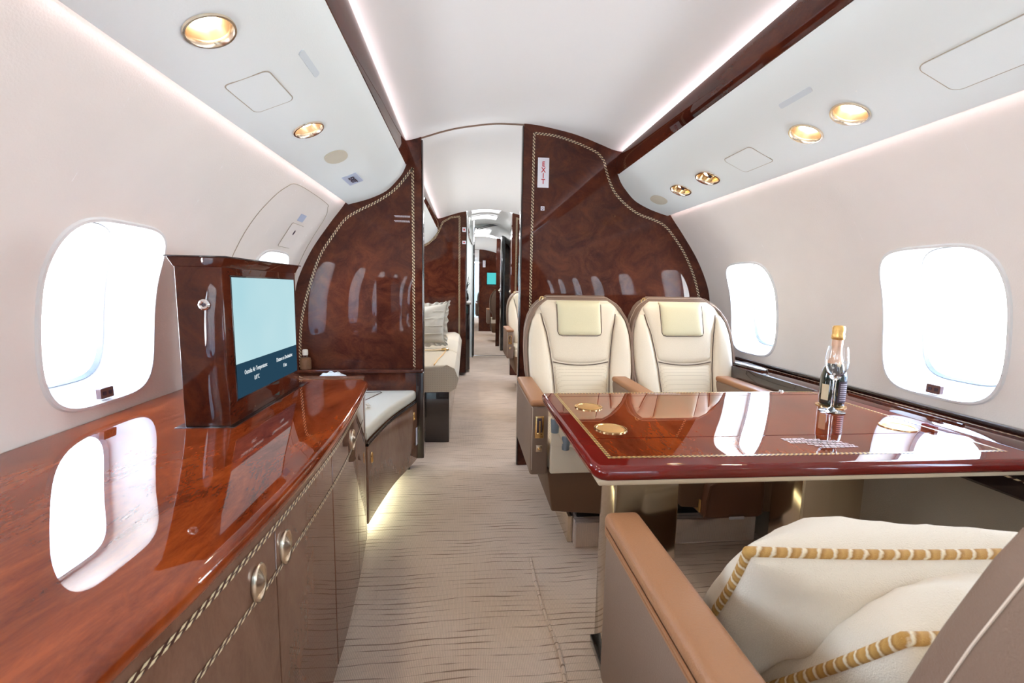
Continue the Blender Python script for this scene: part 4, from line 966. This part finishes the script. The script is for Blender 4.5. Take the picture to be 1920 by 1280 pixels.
# ---------------------------------------------------------------- seats
SEATN=0
def make_seat(loc,label,arms=(1,1),rz=0,base=True,cup=True,shell_mat='taupe_leather',group='leather cabin seats',leftx=-.30,full=True):
    s=empty('cabin_seat',loc,label,'seat',group,local=True,rz=rz)
    # local: facing -Y, origin on the floor under the front of the backrest
    tl=.535; tilt=math.radians(17); z0=.43
    def F(x,t,d): return Vector((x,.0+t*math.sin(tilt)-d*math.cos(tilt),z0+t*math.cos(tilt)-d*math.sin(tilt)*-1*-1+0))
    W=interp([(0,.185),(.11,.200),(.15,.236),(.22,.245),(.30,.247),(.38,.243),(.44,.230),(.485,.208),(.515,.183),(.538,.148)])
    path=[(-W(max(0,t)),t) for t in [-.02+.555*k/26 for k in range(27)]]
    path+=[(-.140+.28*k/8,.5425) for k in range(9)]+[(-x,t) for x,t in reversed(path[:27])]
    vs=[];fs=[];K=len(path)-1; st_=[]
    for k,(x,t) in enumerate(path):
        a_=Vector((*path[max(0,k-2)],0)); b_=Vector((*path[min(K,k+2)],0)); d_=(b_-a_).normalized(); nx,nt_=-d_.y,d_.x
        u_=min(1,max(0,(t-.485)/.05))*.022
        for o_,d in ((.009-.15*u_,-.056),(.011-.25*u_,.004-u_),(.006-.1*u_,.014-u_),(-.003,.013-u_),(-.004,-.055)): vs.append(F(x+nx*o_,t+nt_*o_,d))
        st_.append(F(x+nx*.0112,t+nt_*.0112,-.014))
    for k in range(K):
        for q in range(5): a=k*5+q;b=k*5+(q+1)%5; fs.append((a,b,b+5,a+5))
    fs+=[tuple(range(5)),tuple(K*5+q for q in range(5))]
    sp_=mk('shell_rim',vs,fs,shell_mat,s); tube('stitching',st_,.0010,'thread_light',sp_,seg=4)
    concave=lambda x,t:-.018*(1-(x/.24)**2)+0
    # rear shell
    T1=.538
    pad('seat_shell',lambda v:-W(v*T1)-.010,lambda v:W(v*T1)+.006,-.02,T1+.006,.05,shell_mat,s,lambda x,t,d:F(x,t,-d-.012),nu=22,nv=26,pu=5,pv=9,back=.0)
    pad('backrest',lambda v:-W(v*T1)+.004,lambda v:W(v*T1)-.002,0,T1,.020,'cream_leather',s,F,nu=26,nv=30,pu=5,pv=9,base=lambda x,t:-.006,back=.004)
    Sx0=interp([(0,.122),(.12,.124),(.22,.130),(.30,.140),(.38,.152),(.46,.172),(.50,.182),(.54,.185)])
    Sx=lambda t: min(Sx0(t),W(t)-.006)
    TB=.478
    for g in (-1,1):
        if g<0: a=lambda v: -W(v*TB)+.006; b=lambda v: -Sx(v*TB)-.0015
        else: a=lambda v: Sx(v*TB)+.0015; b=lambda v: W(v*TB)-.006
        pad('bolster',a,b,.004,TB,.036,'cream_leather',s,F,nu=12,nv=24,pu=3,pv=5,base=lambda x,t:.000)
        tube('piping',[F(g*(Sx(t)),t,.019-.010*max(0,(t-.40)/.08)) for t in [.0+.48*k/30 for k in range(31)]],.0022,'thread_dark',s,seg=5)
    sag=lambda x:.262-.018*(1-(x/.14)**2)
    pad('upper_pad',lambda v:-Sx(.26+v*.272)+.0015,lambda v:Sx(.26+v*.272)-.0015,sag,.532,.022,'cream_leather',s,F,nu=18,nv=18,pu=9,pv=9,base=lambda x,t:.002)
    pad('lumbar_pad',lambda v:-Sx(.055+v*.2)+.0015,lambda v:Sx(.055+v*.2)-.0015,.055,sag,.026,'cream_perforated',s,F,nu=18,nv=16,pu=7,pv=3,base=lambda x,t:.002)
    tube('piping',[F(x,sag(x),.018) for x in [-.128+.256*k/16 for k in range(17)]],.0022,'thread_dark',s,seg=5)
    hr=pad('headrest',lambda v:-.100-.003*v,lambda v:.100+.003*v,.385,.541,.020,'headrest_leather',s,F,nu=16,nv=16,pu=9,pv=8,base=lambda x,t:.020,back=.016)
    pts=[F(x,t,.024) for x,t in [(-.104,.53),(-.103,.400),(-.096,.386),(-.08,.381),(.08,.381),(.096,.386),(.103,.400),(.104,.53)]]
    tube('piping',pts,.0018,'thread_dark',hr,seg=5)
    # strap loop
    tube('strap_loop',[F(-.165+.013*math.cos(a),.526+.024*math.sin(a),-.02) for a in [PI*k/10 for k in range(11)]],.004,'brass',s,seg=6)
    tube('strap_ring',[F(-.158+.006*math.cos(a),.540+.006*math.sin(a),-.016) for a in [2*PI*k/10 for k in range(10)]],.003,'brass',s,seg=5,closed=True)
    # seat cushion
    rbox('seat_cushion',-.222,.132+(.0 if arms[1] else .05) if False else .128,-.375,.03,.30,.425,.030,'cream_leather',s,seg=4)
    rbox('seat_pad',-.215,.122,-.36,.015,.415,.440,.012,'cream_perforated',s,seg=3)
    # arms
    def arm(x0,x1,outer):
        a=rbox('armrest',x0,x1,-.392,.03,.338,.592,.010,'taupe_leather',s,seg=3)
        rbox('arm_pad',x0-.002,x1+.002,-.396,.032,.588,.612,.010,'tan_leather',a,seg=4)
        for xx in (x0+.004,x1-.004): tube('stitching',[(xx,-.396,.587),(xx,.02,.587)],.0012,'thread_light',a,seg=4)
        tube('stitching',[(x0+.006,-.3935,.36),(x0+.006,-.3935,.585)],.0011,'thread_light',a,seg=4)
        return a
    if arms[0]:
        a=arm(-.292,-.228,True)
        rbox('control_plate',-.277,-.245,-.3955,-.391,.475,.555,.002,'brass',a); rbox('control_slot',-.270,-.252,-.3965,-.394,.496,.548,.002,'ink_dark',a)
        rbox('control_lever',-.264,-.258,-.402,-.395,.490,.540,.002,'brass',a); rbox('control_lever',-.272,-.250,-.401,-.395,.487,.497,.002,'brass',a)
        rbox('switch_plate',-.273,-.249,-.3955,-.391,.425,.450,.004,'champagne_metal',a); lathe('switch_button',[(.005,0),(.005,.004),(.0028,.006),(0,.006)],(-.261,-.395,.4375),'brass',a,axis=(0,-1,0),seg=16)
    if arms[1]: arm(.140,.205,False)
    # lower skirt with magazine pocket panel
    hexa('seat_skirt',[(-.205,-.375,.19),(.16,-.375,.155),(.16,.12,.155),(-.205,.12,.19),(-.225,-.378,.352),(.19,-.378,.352),(.19,.15,.352),(-.225,.15,.352)],.006,'skirt_brown',s)
    return s
s1=make_seat((.520,1.885,0),'cream leather seat nearer the aisle, its aisle armrest with gold controls','seats facing the camera')if False else make_seat((.520,1.885,0),'cream leather seat nearer the aisle, left of the two facing the camera',group='cabin seats')
s2=copy_tree(s1); s2.location=(1.015,1.885,0); s2['label']='cream leather seat beside the right wall, right of the two facing the camera'
# seat 2 keeps the wall armrest, not the aisle one (seat 1's right arm stands between them)
def drop(o):
    for c in list(o.children): drop(c)
    bpy.data.objects.remove(o)
for ch in list(s2.children):
    if ch.name.startswith('armrest') and min(v.co.x for v in ch.data.vertices)<-.2: drop(ch)
    elif ch.name.startswith('seat_shell'): 
        ch.data=ch.data.copy(); ch.data.materials[0]=MATS['tan_leather']; ch.data.materials[0]=MATS['taupe_leather']
s3=copy_tree(s1); s3.location=(.675,4.50,0); s3['label']='cream seat with taupe armrest beyond the right partition, seen past its edge'
s4=copy_tree(s1); s4.location=(.675,3.35,0); s4.rotation_euler=(0,0,PI); s4.location=(.80,3.25,0); s4['label']='cream seat behind the right partition facing aft, seen in the mirror'
# near seat seen from behind
s5=make_seat((.0,.0,0),'large taupe leather seat back in the right foreground, facing the table',group='cabin seats',arms=(0,0))
s5.rotation_euler=(0,0,PI); s5.location=(.664,.385,0)
a=rbox('armrest',.265,.322,.06,.745,.245,.556,.012,'taupe_leather',None)
bpy.data.objects.remove(a)
def local(s,p):   # world -> seat local for rz=PI
    return Vector((-(p[0]-s.location.x),-(p[1]-s.location.y),p[2]))
def lbox(name,x0,x1,y0,y1,z0,z1,r,mat,par,seg=3):
    A=local(s5,(x1,y1,z0)); B=local(s5,(x0,y0,z1)); return rbox(name,A.x,B.x,A.y,B.y,A.z,B.z,r,mat,par,seg)
a=lbox('armrest',.266,.330,.10,.775,.235,.553,.016,'taupe_leather',s5,4)
lbox('arm_pad',.264,.333,.10,.781,.548,.580,.014,'tan_leather',a,5)
for xx,zz in ((.2655,.549),(.2665,.541),(.331,.549)):
    tube('piping',[local(s5,(xx,.12,zz)),local(s5,(xx,.765,zz)),local(s5,(xx+.006 if xx<.3 else xx-.006,.781,zz))],.0028,'tan_leather',a,seg=6)
# carpeted plinth under the seats
pz=empty('seat_plinth',(.80,1.85,0),'low carpeted platform under the two far seats','platform')
rbox('plinth_block',.425,1.17,1.575,2.30,0,.105,.008,'carpet',pz); rbox('plinth_track',.405,.425,1.62,2.2,.0,.11,.003,'champagne_metal',pz)
rbox('plinth_neck',.44,1.16,1.62,2.28,.10,.20,.004,'black_lacquer',pz)
o=rbox('floor_label',.575,.60,1.5735,1.5755,.055,.070,.0005,'sign_white'); tag(o,'tiny white label on the front of the carpeted platform','label')
# life vest pouch
po=empty('life_vest_pouch',(1.01,1.55,.15),'dark brown leather pouch hanging under the seat beside the right table leg','pouch')
v,f=bevmesh([(.880,1.47,.150),(1.130,1.47,.150),(1.130,1.60,.150),(.880,1.60,.150),(.900,1.475,.305),(1.135,1.475,.305),(1.135,1.60,.305),(.900,1.60,.305)],BF,.030,4)
mk('pouch_body',v,f,'brown_leather',po); tube('pouch_piping',[(.885,1.474,.165),(.889,1.472,.23),(.903,1.476,.285),(.93,1.478,.300)],.004,'brown_leather',po,seg=6)
rbox('pouch_tag',.98,1.04,1.465,1.469,.157,.167,.001,'sign_white',po)
rbox('inner_vest',.880,.886,1.50,1.56,.17,.22,.003,'gold_foil',po)
ft=empty('seat_swivel_foot',(1.31,1.62,0),'dark round swivel foot beside the pouch under the window seat','foot')
lathe('foot_base',[(0,0),(.062,0),(.062,.02),(.05,.06),(.045,.13),(.03,.15),(0,.15)],(1.30,1.70,0),'brown_leather',ft)
# armrest storage box on the inner side of seat 1 (cream, two recesses with grey cups)
ab=empty('cup_caddy',(.345,1.50,.35),'cream leather caddy with two recesses holding grey cups beside the aisle armrest','caddy')
hexa('caddy_body',[(.300,1.484,.345),(.47,1.484,.345),(.47,1.507,.345),(.300,1.507,.345),(.300,1.484,.455),(.47,1.484,.455),(.47,1.507,.455),(.300,1.507,.455)],.006,'cream_leather',ab)
hexa('caddy_rim',[(.300,1.474,.452),(.47,1.474,.445),(.47,1.484,.445),(.300,1.484,.452),(.300,1.474,.575),(.312,1.474,.575),(.312,1.484,.575),(.300,1.484,.575)],.002,'cream_leather',ab)
tube('caddy_bead',[(.302,1.472,.572),(.302,1.472,.530),(.345,1.472,.455),(.352,1.472,.450),(.46,1.472,.450)],.003,'cream_leather',ab,seg=6)
for x,z in ((.312,.500),(.352,.437)):
    lathe('grey_cup',[(0,0),(.013,0),(.016,.045),(.014,.05),(0,.05)],(x,1.478,z),'grey_cup',ab)

# cushions on the near seat
def roped(name,c,w,h,T,ex,ey,label,seed):
    g=empty(name,c,label,'cushion','cream cushions with gold cord',local=False)
    o,rim=cushion('cushion_cover',c,w,h,T,ex,ey,'linen',g,wr=1.0,seed=seed,corner=.06,n=44)
    tube('gold_cord',rim+[rim[0]],.0072,'gold_cord',g,seg=10,closed=False,uvs=True)
    return g
roped('roped_cushion',(.640,.600,.490),.50,.36,.21,(1,-.10,.02),(0,-.48,.87),'cream linen cushion with gold rope trim standing farther back on the near seat',3)
roped('roped_cushion',(.672,.480,.495),.42,.36,.21,(1,-.10,.05),(.08,-.60,.80),'second cream cushion with gold rope trim, nearer the camera at the frame bottom',8)

# carpet seam cord
o=tube('carpet_cord',catmull([(.243,1.52,.002),(.242,1.35,.003),(.250,1.2,.004),(.262,1.08,.004),(.255,.95,.003),(.252,.6,.003)],8),.006,'carpet',seg=8); tag(o,'thin raised carpet seam running along the floor beside the table','seam')

# ================================================================ the room beyond the left partition: divan and cushion
dv=empty('divan',(-.45,3.8,.0),'cream upholstered divan with dark base along the left wall beyond the partition','sofa')
rbox('divan_base',-.80,-.105,2.80,4.90,.0,.33,.004,'dark_lacquer',dv)
prof_=[(-.85,.335),(-.10,.335),(-.06,.36),(-.045,.42),(-.07,.485),(-.12,.51),(-.20,.505),(-.50,.49),(-.85,.49)]
ya=2.785
for k in range(3):
    yb=ya+.70
    prism('seat_cushion',prof_,ya,yb-.006,'sofa_perforated' if k==0 and False else 'linen',dv,axis='y',r=.018,seg=3,filt=lambda e:abs(e.verts[0].co.y-e.verts[1].co.y)<1e-6)
    ya=yb
rbox('back_cushion',-.86,-.62,2.80,4.88,.47,.88,.06,'linen',dv,seg=4)
v=[(x,2.7825,z) for x,z in prof_[:6]]+[(-.20,2.7825,.470),(-.85,2.7825,.47)]
mk('end_face',v,[tuple(range(len(v)))],'sofa_perforated',dv,smooth=False)
tube('welt_cord',[(-.20,2.80,.507),(-.19,3.0,.508),(-.165,3.2,.512),(-.15,3.5,.512)],.004,'gold_foil',dv,seg=5)
tube('seat_belt',[(-.60,3.42,.50),(-.30,3.43,.514),(-.17,3.44,.516)],.008,'champagne_metal',dv,seg=6)
lathe('belt_buckle',[(0,0),(.03,0),(.03,.008),(.02,.014),(0,.014)],(-.16,3.44,.514),'brass',dv,seg=20)
rc=empty('ruffled_cushion',(-.31,3.62,.50),'white cushion with ruffled edges standing on the divan','cushion')
exr=Vector((.97,-.15,.10)).normalized(); eyr=Vector((.05,.28,.95)).normalized()
o,rim=cushion('cushion_cover',(-.345,3.62,.69),.38,.33,.15,exr,eyr,'white_cloth',rc,wr=1.3,seed=5)
P=catmull(rim,3,True); cc=Vector((-.345,3.62,.69)); nz=exr.cross(eyr); vs=[];fs=[]
for i,p in enumerate(P):
    d=(p-cc).normalized(); wv=.012*math.sin(i*1.1)
    vs+=[p-d*.004,p+d*.016+nz*wv*.6,p+d*(.030+.005*math.sin(i*.7))+nz*wv]
n=len(P)
for i in range(n):
    j=(i+1)%n
    for k in range(2): fs.append((3*i+k,3*j+k,3*j+k+1,3*i+k+1))
mk('ruffle',vs,fs,'white_cloth',rc)
for k in range(4):
    t=-.09+.06*k; a=cc-nz*.0
    tube('pleat',[cc+exr*x+eyr*t+(-nz if nz.y>0 else nz)*(.078*max(0,(1-(x/.19)**2)*(1-(t/.165)**2))**.42+.001) for x in [-.17+.34*q/14 for q in range(15)]],.005,'white_cloth',rc,seg=5)
